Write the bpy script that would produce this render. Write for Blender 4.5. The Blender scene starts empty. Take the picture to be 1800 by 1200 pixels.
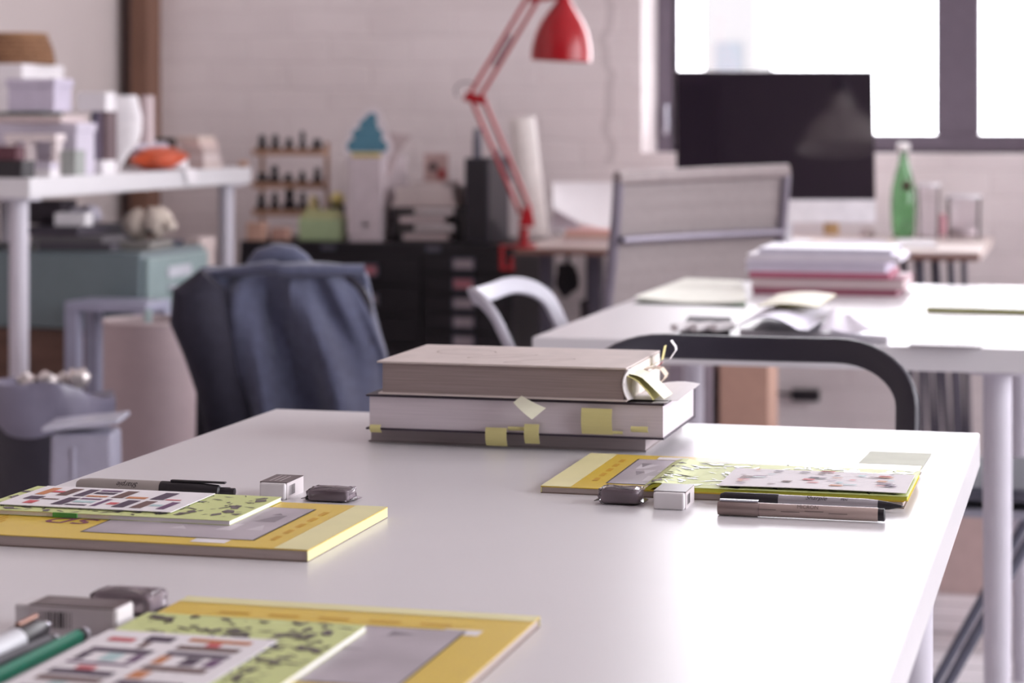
import bpy, bmesh, math, random
from mathutils import Vector, Matrix

random.seed(7)
PI = math.pi
# ------------------------------------------------------------------ camera frame
F = 3900.0            # focal length in pixels of the 1800 px wide frame
HC = 1.042            # eye height
TH = math.atan(0.262)  # the room is turned this much against the view
CS, SN = math.cos(TH), math.sin(TH)
HOR = 218.0           # horizon row

def room(X, Z): return (X * CS - Z * SN, X * SN + Z * CS)
def P(u, v, Z):
    x, y = room((u - 900) / F * Z, Z)
    return Vector((x, y, HC - (v - HOR) / F * Z))
def T(u, v, z):       # where the sight line meets the level z
    return P(u, v, (HC - z) * F / (v - HOR))
def Wy(u, v, y):      # where it meets the plane y
    a = (u - 900) / F
    return P(u, v, y / (a * SN + CS))
def at(u, Z, z):
    p = P(u, 0, Z); p.z = z
    return p
def zv(v, Z): return HC - (v - HOR) / F * Z

scene = bpy.context.scene
col = scene.collection
cam_d = bpy.data.cameras.new('camera')
cam_d.sensor_width = 36
cam_d.lens = F / 1800 * 36
cam_d.shift_y = -(600 - HOR) / 1800
cam_d.clip_start = 0.05
cam_d.dof.use_dof = True
cam_d.dof.focus_distance = 1.83
cam_d.dof.aperture_fstop = 7.0
cam = bpy.data.objects.new('camera', cam_d)
cam.location = (0, 0, HC)
cam.rotation_euler = (PI / 2, 0, TH)
col.objects.link(cam)
scene.camera = cam

# ------------------------------------------------------------------ sky and exposure
world = bpy.data.worlds.new('sky')
scene.world = world
world.use_nodes = True
bg = world.node_tree.nodes['Background']
bg.inputs[0].default_value = (1.0, 0.985, 1.0, 1)
bg.inputs[1].default_value = 10.0
vs = scene.view_settings
vs.view_transform = 'Standard'
vs.look = 'None'
vs.exposure = 0.0
vs.gamma = 1.0
vs.use_curve_mapping = False

RX0, RX1, RY0, RY1, RZ = -2.87, 2.7, -4.2, 6.3, 3.4
WALL_T = 0.30
BACK_OPEN = [(-1.263, 0.51, 0.958, 2.75), (0.9, 2.5, 0.958, 2.75)]   # x0 x1 z0 z1
RIGHT_OPEN = [(0.2, 2.7, 0.75, 3.0), (3.1, 6.0, 0.75, 3.0)]   # y0 y1 z0 z1

def portal(name, loc, rot, sx, sy):
    l = bpy.data.lights.new(name, 'AREA')
    l.shape = 'RECTANGLE'; l.size = sx; l.size_y = sy
    l.cycles.is_portal = True
    o = bpy.data.objects.new(name, l)
    o.location = loc; o.rotation_euler = rot
    col.objects.link(o)
for k, (a, b, c, d) in enumerate(BACK_OPEN):
    portal('daylight_portal', ((a + b) / 2, RY1 + WALL_T + .02, (c + d) / 2), (-PI / 2, 0, 0), b - a, d - c)
for k, (a, b, c, d) in enumerate(RIGHT_OPEN):
    portal('daylight_portal', (RX1 + WALL_T + .02, (a + b) / 2, (c + d) / 2), (0, PI / 2, 0), d - c, b - a)

# ------------------------------------------------------------------ materials
def lin(c):
    c /= 255.0
    return c / 12.92 if c <= 0.04045 else ((c + 0.055) / 1.055) ** 2.4
def rgb(t): return tuple(lin(v) for v in t) + (1.0,)
MATS = {}
def M(name, c, rough=.5, metal=0.0, var=.06, scale=30, bump=0.0, spec=.5, coat=0.0, sheen=0.0, stretch=None):
    if name in MATS: return MATS[name]
    m = bpy.data.materials.new(name); m.use_nodes = True
    nt = m.node_tree; N = nt.nodes; L = nt.links
    b = N['Principled BSDF']
    tc = N.new('ShaderNodeTexCoord')
    no = N.new('ShaderNodeTexNoise'); no.inputs['Scale'].default_value = scale; no.inputs['Detail'].default_value = 3
    if stretch:
        mp = N.new('ShaderNodeMapping'); mp.inputs['Scale'].default_value = stretch
        L.new(tc.outputs['Object'], mp.inputs['Vector']); L.new(mp.outputs[0], no.inputs['Vector'])
    else:
        L.new(tc.outputs['Object'], no.inputs['Vector'])
    rp = N.new('ShaderNodeValToRGB')
    base = rgb(c)
    rp.color_ramp.elements[0].position = .3; rp.color_ramp.elements[1].position = .7
    rp.color_ramp.elements[0].color = tuple(v * (1 - var) for v in base[:3]) + (1,)
    rp.color_ramp.elements[1].color = tuple(min(1, v * (1 + var)) for v in base[:3]) + (1,)
    L.new(no.outputs['Fac'], rp.inputs['Fac'])
    L.new(rp.outputs['Color'], b.inputs['Base Color'])
    b.inputs['Roughness'].default_value = rough
    b.inputs['Metallic'].default_value = metal
    b.inputs['Specular IOR Level'].default_value = spec
    b.inputs['Coat Weight'].default_value = coat
    b.inputs['Sheen Weight'].default_value = sheen
    if bump:
        bp = N.new('ShaderNodeBump'); bp.inputs['Strength'].default_value = bump; bp.inputs['Distance'].default_value = .01
        L.new(no.outputs['Fac'], bp.inputs['Height']); L.new(bp.outputs[0], b.inputs['Normal'])
    MATS[name] = m
    return m
def glass(name, c, ior=1.45, rough=.02):       # thin clear pane: see-through with a reflection
    m = bpy.data.materials.new(name); m.use_nodes = True
    nt = m.node_tree; N = nt.nodes; L = nt.links
    N.remove(N['Principled BSDF'])
    tr = N.new('ShaderNodeBsdfTransparent'); tr.inputs[0].default_value = rgb(c)
    gl = N.new('ShaderNodeBsdfGlossy'); gl.inputs['Roughness'].default_value = rough
    fr = N.new('ShaderNodeFresnel'); fr.inputs['IOR'].default_value = ior
    mx = N.new('ShaderNodeMixShader')
    L.new(fr.outputs[0], mx.inputs[0]); L.new(tr.outputs[0], mx.inputs[1]); L.new(gl.outputs[0], mx.inputs[2])
    L.new(mx.outputs[0], N['Material Output'].inputs['Surface'])
    MATS[name] = m
    return m
def real_glass(name, c, rough=0.0):
    m = bpy.data.materials.new(name); m.use_nodes = True
    b = m.node_tree.nodes['Principled BSDF']
    b.inputs['Base Color'].default_value = rgb(c)
    b.inputs['Transmission Weight'].default_value = 1
    b.inputs['Roughness'].default_value = rough
    b.inputs['IOR'].default_value = 1.45
    MATS[name] = m
    return m
def brick(name):
    m = bpy.data.materials.new(name); m.use_nodes = True
    nt = m.node_tree; N = nt.nodes; L = nt.links
    b = N['Principled BSDF']; b.inputs['Roughness'].default_value = .65
    tc = N.new('ShaderNodeTexCoord')
    sp = N.new('ShaderNodeSeparateXYZ'); L.new(tc.outputs['Object'], sp.inputs[0])
    wob = N.new('ShaderNodeTexNoise'); wob.inputs['Scale'].default_value = 6; wob.inputs['Detail'].default_value = 4
    L.new(tc.outputs['Object'], wob.inputs['Vector'])
    cm = N.new('ShaderNodeCombineXYZ'); L.new(sp.outputs['X'], cm.inputs['X']); L.new(sp.outputs['Z'], cm.inputs['Y'])
    mxv = N.new('ShaderNodeMix'); mxv.data_type = 'VECTOR'; mxv.inputs[0].default_value = .035
    L.new(cm.outputs[0], mxv.inputs[4]); L.new(wob.outputs['Color'], mxv.inputs[5])
    bt = N.new('ShaderNodeTexBrick')
    bt.inputs['Scale'].default_value = 1
    bt.inputs['Brick Width'].default_value = .25; bt.inputs['Row Height'].default_value = .075
    bt.inputs['Mortar Size'].default_value = .008; bt.inputs['Mortar Smooth'].default_value = .8
    bt.inputs['Color1'].default_value = rgb((246, 237, 237)); bt.inputs['Color2'].default_value = rgb((241, 232, 232))
    bt.inputs['Mortar'].default_value = rgb((240, 231, 231))
    L.new(mxv.outputs[1], bt.inputs['Vector'])
    # stains in the paint and one crack that runs down beside the window
    st = N.new('ShaderNodeTexNoise'); st.inputs['Scale'].default_value = 2.2; st.inputs['Detail'].default_value = 5
    L.new(tc.outputs['Object'], st.inputs['Vector'])
    rp = N.new('ShaderNodeValToRGB'); rp.color_ramp.elements[0].position = .35; rp.color_ramp.elements[1].position = .7
    rp.color_ramp.elements[0].color = (.86, .84, .84, 1); rp.color_ramp.elements[1].color = (1, 1, 1, 1)
    L.new(st.outputs['Fac'], rp.inputs['Fac'])
    mu = N.new('ShaderNodeMix'); mu.data_type = 'RGBA'; mu.blend_type = 'MULTIPLY'; mu.inputs[0].default_value = 1
    L.new(bt.outputs['Color'], mu.inputs[6]); L.new(rp.outputs[0], mu.inputs[7])
    cn = N.new('ShaderNodeTexNoise'); cn.inputs['Scale'].default_value = 5; cn.inputs['Detail'].default_value = 3
    cz = N.new('ShaderNodeCombineXYZ'); L.new(sp.outputs['Z'], cz.inputs['Z']); L.new(cz.outputs[0], cn.inputs['Vector'])
    def math_(op, a, bb):
        n = N.new('ShaderNodeMath'); n.operation = op
        for i, q in enumerate((a, bb)):
            if q is None: continue
            if isinstance(q, (int, float)): n.inputs[i].default_value = q
            else: L.new(q, n.inputs[i])
        return n.outputs[0]
    dx = math_('ABSOLUTE', math_('SUBTRACT', math_('SUBTRACT', sp.outputs['X'], -1.46), math_('MULTIPLY', cn.outputs['Fac'], .2)), None)
    near = math_('LESS_THAN', dx, .012)
    zr = math_('MULTIPLY', math_('GREATER_THAN', sp.outputs['Z'], .93), math_('LESS_THAN', sp.outputs['Z'], 1.9))
    fac = math_('MULTIPLY', math_('MULTIPLY', near, zr), .22)
    mk = N.new('ShaderNodeMix'); mk.data_type = 'RGBA'; L.new(fac, mk.inputs[0])
    L.new(mu.outputs[2], mk.inputs[6]); mk.inputs[7].default_value = rgb((120, 105, 105))
    L.new(mk.outputs[2], b.inputs['Base Color'])
    fine = N.new('ShaderNodeTexNoise'); fine.inputs['Scale'].default_value = 25; fine.inputs['Detail'].default_value = 4
    L.new(tc.outputs['Object'], fine.inputs['Vector'])
    hsum = math_('ADD', math_('MULTIPLY', bt.outputs['Fac'], -1.0), math_('MULTIPLY', fine.outputs['Fac'], .7))
    bp = N.new('ShaderNodeBump'); bp.inputs['Strength'].default_value = .24; bp.inputs['Distance'].default_value = .008
    L.new(hsum, bp.inputs['Height']); L.new(bp.outputs[0], b.inputs['Normal'])
    return m
def floor_mat():
    m = bpy.data.materials.new('painted_boards'); m.use_nodes = True
    nt = m.node_tree; N = nt.nodes; L = nt.links
    b = N['Principled BSDF']; b.inputs['Roughness'].default_value = .35
    tc = N.new('ShaderNodeTexCoord')
    bt = N.new('ShaderNodeTexBrick')
    bt.inputs['Scale'].default_value = 1; bt.inputs['Brick Width'].default_value = 1.8; bt.inputs['Row Height'].default_value = .14
    bt.inputs['Mortar Size'].default_value = .004
    bt.inputs['Color1'].default_value = rgb((236, 231, 236)); bt.inputs['Color2'].default_value = rgb((220, 214, 220))
    bt.inputs['Mortar'].default_value = rgb((110, 100, 105))
    L.new(tc.outputs['Object'], bt.inputs['Vector'])
    L.new(bt.outputs['Color'], b.inputs['Base Color'])
    return m

white_top = M('white_laminate', (222, 220, 223), .30, var=.01, scale=8, spec=.40)
white_edge = M('white_edge_band', (214, 207, 214), .45, var=.01)
white_metal = M('white_powder_coat', (206, 202, 212), .4, var=.02)
paper = M('white_paper', (236, 232, 235), .75, var=.02)
paper_grey = M('grey_page_edges', (176, 164, 166), .8, var=.08, scale=60, stretch=(.3, .3, 14))
paper_lilac = M('lilac_white_card', (205, 198, 212), .7, var=.02)
paper_pink = M('pinkish_paper', (206, 190, 190), .75, var=.05)
black_plastic = M('black_plastic', (34, 30, 36), .4, var=.1)
black_steel = M('black_steel', (26, 22, 28), .5, var=.1)
charcoal = M('charcoal_card', (66, 58, 66), .7, var=.1)
chrome = M('chrome', (200, 200, 210), .18, 1.0, var=.02)
grey_metal = M('grey_steel', (112, 112, 124), .4, .6, var=.04)
cardboard = M('cardboard', (196, 158, 140), .8, var=.06, scale=20)
brown_wood = M('brown_wood', (104, 74, 62), .6, var=.2, scale=6, stretch=(1, 1, 8))
tan_wood = M('tan_wood', (178, 140, 116), .6, var=.12, scale=6, stretch=(1, 1, 8))
yellow = M('yellow_cover', (226, 194, 62), .32, var=.02)
pale_yellow = M('pale_yellow_tape', (232, 226, 172), .5, var=.03)
note_yellow = M('sticky_note_yellow', (218, 210, 146), .8, var=.02)
note_pale = M('sticky_note_pale', (240, 240, 216), .8, var=.02)
green_note = M('pale_green_cover', (208, 218, 148), .5, var=.02, spec=.35)
ink = M('black_ink', (40, 32, 38), .6, var=.05)
gloss_ink = M('glossy_black_ink', (48, 40, 46), .24, var=.05, spec=.6)
photo_grey = M('grey_photo_print', (176, 168, 176), .4, var=.18, scale=14)
red_paint = M('red_enamel', (166, 18, 30), .28, var=.03)
teal_paint = M('teal_steel_paint', (108, 122, 126), .4, var=.03)
denim = M('blue_grey_cotton', (84, 88, 112), .9, var=.14, scale=60, sheen=.35, bump=.1)

# ------------------------------------------------------------------ mesh builder
class MB:
    """collects geometry in world coordinates; stored relative to the origin of `owner`"""
    def __init__(self, owner=None):
        self.v, self.f, self.mi = [], [], []
        self.off = Vector(owner.location) if owner is not None else Vector((0, 0, 0))
        self.cur = 0
    def add(self, verts, faces, m=None):
        n = len(self.v)
        self.v += [Vector(p) for p in verts]
        for f in faces:
            self.f.append([i + n for i in f]); self.mi.append(self.cur if m is None else m)
        return self
    def box(self, c, s, rz=0.0, rx=0.0, ry=0.0, m=None):
        R = Matrix.Rotation(rz, 3, 'Z') @ Matrix.Rotation(rx, 3, 'X') @ Matrix.Rotation(ry, 3, 'Y')
        c = Vector(c); h = [q / 2 for q in s]
        vs_ = [c + R @ Vector((sx * h[0], sy * h[1], sz * h[2])) for sz in (-1, 1) for sx, sy in ((-1, -1), (1, -1), (1, 1), (-1, 1))]
        return self.add(vs_, [[3, 2, 1, 0], [4, 5, 6, 7], [0, 1, 5, 4], [1, 2, 6, 5], [2, 3, 7, 6], [3, 0, 4, 7]], m)
    def span(self, a, b, m=None):
        a, b = Vector(a), Vector(b)
        return self.box((a + b) / 2, [abs(q) for q in (b - a)], m=m)
    def prism(self, pts, vec, m=None, m_top=None):
        """closed polygon pts swept along vec"""
        pts = [Vector(p) for p in pts]; vec = Vector(vec); n = len(pts)
        nrm = Vector((0, 0, 0))
        for i in range(n):
            nrm += pts[i].cross(pts[(i + 1) % n])
        if nrm.dot(vec) < 0: pts.reverse()
        vs_ = pts + [p + vec for p in pts]
        self.add(vs_, [[i, (i + 1) % n, n + (i + 1) % n, n + i] for i in range(n)] + [list(range(n - 1, -1, -1))], m)
        self.add([p + vec for p in pts], [list(range(n))], m if m_top is None else m_top)
        return self
    def poly(self, pts, m=None):
        return self.add(pts, [list(range(len(pts)))], m)
    def lathe(self, c, prof, seg=32, axis=(0, 0, 1), m=None, caps=True):
        """prof: (radius, distance along axis)"""
        c = Vector(c); ax = Vector(axis).normalized()
        t = Vector((1, 0, 0)) if abs(ax.x) < .9 else Vector((0, 1, 0))
        e1 = ax.cross(t).normalized(); e2 = ax.cross(e1)
        vs_, fs = [], []
        for r, h in prof:
            for k in range(seg):
                a = 2 * PI * k / seg
                vs_.append(c + ax * h + (e1 * math.cos(a) + e2 * math.sin(a)) * r)
        for i in range(len(prof) - 1):
            for k in range(seg):
                k2 = (k + 1) % seg
                fs.append([i * seg + k, i * seg + k2, (i + 1) * seg + k2, (i + 1) * seg + k])
        if caps:
            if prof[0][0] > 1e-5: fs.append([k for k in range(seg)][::-1])
            if prof[-1][0] > 1e-5: fs.append([(len(prof) - 1) * seg + k for k in range(seg)])
        return self.add(vs_, fs, m)
    def tube(self, pts, r, seg=10, m=None):
        pts = [Vector(p) for p in pts]
        rs = r if isinstance(r, (list, tuple)) else [r] * len(pts)
        vs_, fs = [], []
        e1 = None
        for i, p in enumerate(pts):
            d = (pts[min(i + 1, len(pts) - 1)] - pts[max(i - 1, 0)]).normalized()
            if e1 is None:
                t = Vector((0, 0, 1)) if abs(d.z) < .9 else Vector((1, 0, 0))
                e1 = d.cross(t).normalized()
            else:
                e1 = (e1 - d * e1.dot(d)).normalized()
            e2 = d.cross(e1)
            for k in range(seg):
                a = 2 * PI * k / seg
                vs_.append(p + (e1 * math.cos(a) + e2 * math.sin(a)) * rs[i])
        for i in range(len(pts) - 1):
            for k in range(seg):
                k2 = (k + 1) % seg
                fs.append([i * seg + k, i * seg + k2, (i + 1) * seg + k2, (i + 1) * seg + k])
        fs.append(list(range(seg))[::-1]); fs.append([(len(pts) - 1) * seg + k for k in range(seg)])
        return self.add(vs_, fs, m)
    def band(self, path, A, B, O, w, t, m=None, seg=12, bend=0.0, half=1.0):
        """flat rounded strip that follows a 2-D path in the plane O + a*A + b*B"""
        A, B, O = Vector(A), Vector(B), Vector(O); Nn = A.cross(B).normalized()
        vs_, fs = [], []
        n = len(path)
        for i, (a, b) in enumerate(path):
            a0, b0 = path[max(i - 1, 0)]; a1, b1 = path[min(i + 1, n - 1)]
            d = Vector((a1 - a0, b1 - b0)).normalized(); nx, ny = -d.y, d.x
            sl = 2 * bend * a / half ** 2; A2 = (A + Nn * sl).normalized(); N2 = (Nn - A * sl).normalized()
            for k in range(seg):
                q = 2 * PI * k / seg
                cx, cy = math.cos(q), math.sin(q)
                cx = math.copysign(abs(cx) ** .55, cx) * w / 2; cy = math.copysign(abs(cy) ** .55, cy) * t / 2
                vs_.append(O + A * a + Nn * (bend * (a / half) ** 2) + A2 * (nx * cx) + B * (b + ny * cx) + N2 * cy)
        for i in range(n - 1):
            for k in range(seg):
                k2 = (k + 1) % seg
                fs.append([i * seg + k, i * seg + k2, (i + 1) * seg + k2, (i + 1) * seg + k])
        fs.append(list(range(seg))[::-1]); fs.append([(n - 1) * seg + k for k in range(seg)])
        return self.add(vs_, fs, m)
    def sheet(self, fn, nu, nv, th, m=None, m_under=None):
        """a bent sheet of thickness th: fn(s, t) -> point, s and t in 0..1"""
        top = [[Vector(fn(i / nu, j / nv)) for i in range(nu + 1)] for j in range(nv + 1)]
        vs_ = [p for r in top for p in r]; n = len(vs_); W = nu + 1
        nr = []
        for j in range(nv + 1):
            for i in range(nu + 1):
                du = top[j][min(i + 1, nu)] - top[j][max(i - 1, 0)]; dv = top[min(j + 1, nv)][i] - top[max(j - 1, 0)][i]
                nr.append(du.cross(dv).normalized())
        vs_ += [vs_[i] - nr[i] * th for i in range(n)]
        f1, f2 = [], []
        for j in range(nv):
            for i in range(nu):
                a = j * W + i
                f1.append([a, a + 1, a + 1 + W, a + W])
                f2.append([n + a + W, n + a + 1 + W, n + a + 1, n + a])
        ring = [i for i in range(W)] + [j * W + nu for j in range(1, nv + 1)] + [nv * W + i for i in range(nu - 1, -1, -1)] + [j * W for j in range(nv - 1, 0, -1)]
        for k in range(len(ring)):
            a, b = ring[k], ring[(k + 1) % len(ring)]
            f2.append([b, a, n + a, n + b])
        base = len(self.v)
        self.add(vs_, [], m)
        for f in f1: self.f.append([base + i for i in f]); self.mi.append(self.cur if m is None else m)
        mu = m if m_under is None else m_under
        for f in f2: self.f.append([base + i for i in f]); self.mi.append(self.cur if mu is None else mu)
        return self
    def blob(self, c, r, seed=0, amp=.15, freq=3, m=None, nu=20, nv=14):
        rnd = random.Random(seed)
        ph = [(rnd.uniform(-1, 1), rnd.uniform(-1, 1), rnd.uniform(-1, 1), rnd.uniform(0, 6)) for _ in range(7)]
        c = Vector(c); vs_, fs = [], []
        for j in range(nv + 1):
            b = PI * j / nv
            for i in range(nu):
                a = 2 * PI * i / nu
                d = Vector((math.sin(b) * math.cos(a), math.sin(b) * math.sin(a), -math.cos(b)))
                k = 1 + amp * sum(math.sin(freq * (d.x * p + d.y * q + d.z * s) * 2 + o) for p, q, s, o in ph) / 2.5
                vs_.append(c + Vector((d.x * r[0], d.y * r[1], d.z * r[2])) * k)
        for j in range(nv):
            for i in range(nu):
                i2 = (i + 1) % nu
                fs.append([j * nu + i, j * nu + i2, (j + 1) * nu + i2, (j + 1) * nu + i])
        return self.add(vs_, fs, m)
    def text(self, s, o, ex, ey, size, m=None, shear=0.0, cx=True):
        cu = bpy.data.curves.new('lettering', 'FONT'); cu.body = s; cu.size = size; cu.shear = shear
        cu.resolution_u = 3
        ob = bpy.data.objects.new('lettering', cu)
        me = bpy.data.meshes.new_from_object(ob)
        o, ex, ey = Vector(o), Vector(ex).normalized(), Vector(ey).normalized()
        w = max((v.co.x for v in me.vertices), default=0)
        sh = w / 2 if cx else 0
        self.add([o + ex * (v.co.x - sh) + ey * v.co.y for v in me.vertices], [list(p.vertices) for p in me.polygons], m)
        bpy.data.objects.remove(ob); bpy.data.curves.remove(cu); bpy.data.meshes.remove(me)
        return self
    def build(self, name, mats, parent=None, bevel=0.0, smooth=False, tag=None, kind=None, base=None, subsurf=0):
        if not isinstance(mats, (list, tuple)): mats = [mats]
        off = self.off.copy()
        if parent is None:
            if base is not None: off = Vector(base)
            else:
                xs = [p.x for p in self.v]; ys = [p.y for p in self.v]; zs = [p.z for p in self.v]
                off = Vector(((min(xs) + max(xs)) / 2, (min(ys) + max(ys)) / 2, min(zs)))
        me = bpy.data.meshes.new(name)
        me.from_pydata([p - off for p in self.v], [], self.f)
        for mt in mats: me.materials.append(mt)
        for i, p in enumerate(me.polygons): p.material_index = min(self.mi[i], len(mats) - 1)
        bm = bmesh.new(); bm.from_mesh(me)
        bmesh.ops.remove_doubles(bm, verts=bm.verts, dist=1e-6)
        bm.to_mesh(me); bm.free()
        if smooth:
            me.polygons.foreach_set('use_smooth', [True] * len(me.polygons))
            try: me.set_sharp_from_angle(angle=math.radians(40))
            except Exception: pass
        me.update()
        o = bpy.data.objects.new(name, me); col.objects.link(o)
        if parent is None: o.location = off
        else: o.parent = parent
        if bevel:
            bv = o.modifiers.new('edge', 'BEVEL'); bv.width = bevel; bv.segments = 2; bv.limit_method = 'ANGLE'; bv.angle_limit = math.radians(50)
        if subsurf:
            ss = o.modifiers.new('smooth', 'SUBSURF'); ss.levels = subsurf; ss.render_levels = subsurf
        if tag: settag(o, *tag)
        if kind: o['kind'] = kind
        return o
def settag(o, label, cat, group=None, kind=None):
    o['label'] = label; o['category'] = cat
    if group: o['group'] = group
    if kind: o['kind'] = kind
def thing(name, label, cat, loc, group=None, rz=0.0):
    o = bpy.data.objects.new(name, None); o.empty_display_size = .05
    col.objects.link(o); o.location = loc; o.rotation_euler = (0, 0, rz)
    settag(o, label, cat, group)
    return o

# ------------------------------------------------------------------ the room
def wall_with_openings(name, along, fixed, thick, lo, hi, openings, m):
    """along 'x' or 'y'; boxes round the openings"""
    b = MB()
    def seg(a0, a1, z0, z1):
        if a1 - a0 < 1e-4 or z1 - z0 < 1e-4: return
        if along == 'x': b.span((a0, fixed, z0), (a1, fixed + thick, z1))
        else: b.span((fixed, a0, z0), (fixed + thick, a1, z1))
    a = lo
    for (o0, o1, z0, z1) in openings:
        seg(a, o0, 0, RZ); seg(o0, o1, 0, z0); seg(o0, o1, z1, RZ); a = o1
    seg(a, hi, 0, RZ)
    return b.build(name, m, kind='structure', base=(0, 0, 0))
brick_m = brick('white_painted_brick')
plaster = M('white_plaster', (232, 224, 222), .7, var=.03, scale=3, bump=.08)
wall_with_openings('wall_back', 'x', RY1, WALL_T, RX0 - .2, RX1 + .2, BACK_OPEN, brick_m)
wall_with_openings('wall_right', 'y', RX1, WALL_T, RY0 - .2, RY1, RIGHT_OPEN, plaster)
MB().span((RX0 - .2, RY0 - .2, 0), (RX0, RY1, RZ)).build('wall_left', M('left_plaster', (206, 195, 193), .7, var=.03, scale=3, bump=.08), kind='structure', base=(RX0, 0, 0))
MB().span((RX0, RY0 - .2, 0), (RX1, RY0, RZ)).build('wall_front', M('unlit_grey_plaster', (150, 140, 138), .7), kind='structure', base=(0, RY0, 0))  # wall greyed so its colour stands in for the unlit far end
MB().span((RX0 - .2, RY0 - .2, -.15), (RX1 + .3, RY1 + .3, 0)).build('floor', floor_mat(), kind='structure', base=(0, 0, 0))
MB().span((RX0 - .2, RY0 - .2, RZ), (RX1 + .3, RY1 + .3, RZ + .15)).build('ceiling', plaster, kind='structure', base=(0, 0, RZ))
beam_m = M('dark_beam', (92, 80, 82), .6, var=.1)
for k, yb in enumerate((-1.2, 1.4, 4.0)):
    MB().span((RX0, yb - .09, RZ - .24), (RX1, yb + .09, RZ)).build('trim_%d' % (k + 2), beam_m, kind='structure')
# timber post that fills the corner
p0, p1 = Wy(238, 0, RY1 - .06), Wy(269, 0, RY1 - .06)
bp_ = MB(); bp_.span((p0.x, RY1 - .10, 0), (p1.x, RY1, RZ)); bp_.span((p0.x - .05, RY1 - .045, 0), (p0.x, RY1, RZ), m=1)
bp_.build('trim_1', [M('corner_timber', (122, 88, 72), .6, var=.15, scale=5, stretch=(4, 4, .6)), M('corner_side_board', (112, 92, 88), .7)], kind='structure', bevel=.004)  # second colour: narrow greyer brown board left of the post
# windows: grey steel frames, panes, handle
frame_m = M('grey_window_frame', (112, 102, 114), .5, var=.05)
pane_m = glass('window_glass', (250, 250, 252))
def window(n, x0, x1, z0, z1, wall):
    w = bpy.data.objects.new('window_%d' % n, None); col.objects.link(w); w['kind'] = 'structure'
    def pt(a, d, z): return (a, RY1 + d, z) if wall == 'back' else (RX1 + d, a, z)
    w.location = pt((x0 + x1) / 2, .25, z0)
    d0, d1 = .225, .285
    st, mu, rail = .056, .125, .054
    mid = x0 + (st + (x1 - x0 - 2 * st - mu) / 2)
    if n == 1: mid = -.4417
    fb = MB(w)
    fb.span(pt(x0, d0, z0), pt(x0 + st, d1, z1)); fb.span(pt(x1 - st, d0, z0), pt(x1, d1, z1))
    fb.span(pt(x0 + st, d0, z0), pt(x1 - st, d1, z0 + rail)); fb.span(pt(x0 + st, d0, z1 - rail), pt(x1 - st, d1, z1))
    fb.span(pt(mid, d0, z0 + rail), pt(mid + mu, d1, z1 - rail))
    fb.build('window_frame', frame_m, w, bevel=.006)
    for a, b in ((x0 + st, mid), (mid + mu, x1 - st)):
        MB(w).span(pt(a - .004, .250, z0 + rail - .004), pt(b + .004, .256, z1 - rail + .004)).build('pane', pane_m, w)
    if wall == 'back':
        h = MB(w); h.lathe(pt(x0 + .035, d0 - .03, 1.02), [(.011, 0), (.012, .012), (.008, .03)], 16, (0, 1, 0))
        h.tube([pt(x0 + .035, d0 - .025, 1.02), pt(x0 + .035, d0 - .03, 1.10)], .007)
        h.build('handle', chrome, w, smooth=True)
    return w
for k, (a, b, c, d) in enumerate(BACK_OPEN): window(k + 1, a, b, c, d, 'back')
for k, (a, b, c, d) in enumerate(RIGHT_OPEN): window(k + 3, a, b, c, d, 'right')
# outside: a yard, a pale block and a tree far behind the panes
MB().span((-30, 7.5, -3.2), (40, 60, -3)).build('ground', M('yard_paving', (190, 186, 186), .9), kind='structure')
ob = MB(); ob.span((-8.6, 50, -3), (-7.4, 53, 12))
for zz in (1.4, 4.2, 7): ob.span((-8.3, 49.97, zz), (-7.7, 50, zz + 1.5), m=1)
ob.build('building', [M('far_render', (100, 99, 99), .9), M('far_glass', (70, 74, 80), .3)],
         tag=('pale grey tower seen faintly through the window above the monitor', 'building'), base=(-8, 51.5, -3))

# ------------------------------------------------------------------ tables
def trestle_table(name, label, x0, x1, y0, y1, ztop, th, ins, rl=.02, m=white_top, back_ins=None):
    t = thing(name, label, 'table', ((x0 + x1) / 2, (y0 + y1) / 2, 0))
    b = MB(t); b.span((x0, y0, ztop - th), (x1, y1, ztop)); b.build('tabletop', m, t, bevel=.0022)
    for x, y in ((x0 + ins, y0 + ins), (x1 - ins, y0 + ins), (x1 - ins, y1 - ins), (x0 + (back_ins or ins), y1 - ins)):
        l = MB(t); l.lathe((x, y, 0), [(rl * .8, 0), (rl * .8, .03), (rl * .85, .031), (rl, .5), (rl, ztop - th)], 28)
        lo = l.build('leg', white_metal, t, smooth=True)
        MB(t).lathe((x, y, ztop - th - .006), [(.045, 0), (.045, .006)], 24).build('mounting_plate', white_metal, lo)
    return t
TZ = .734
c1 = T(482, 718.5, TZ); c2 = T(1723, 760, TZ)
NX0, NX1, NY1 = c1.x, c2.x, (c1.y + c2.y) / 2
trestle_table('white_table', 'white table in the foreground with books, yellow magazines and pens on it', NX0, NX1, NY1 - 1.5, NY1, TZ, .034, .062)
c3 = T(935, 592, TZ)
FX0, FY0 = c3.x, c3.y
FX1, FY1 = FX0 + .722, FY0 + 1.215
trestle_table('white_table', 'white table behind the black chair carrying the stack of red and white books', FX0, FX1, FY0, FY1, TZ, .034, .066, back_ins=.034)
BX1, BY0, BY1, BZ = -2.13, 4.19, 5.44, .930
trestle_table('white_workbench', 'tall white bench by the left wall piled with papers and boxes', RX0 + .015, BX1, BY0, BY1, BZ, .042, .05)

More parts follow.
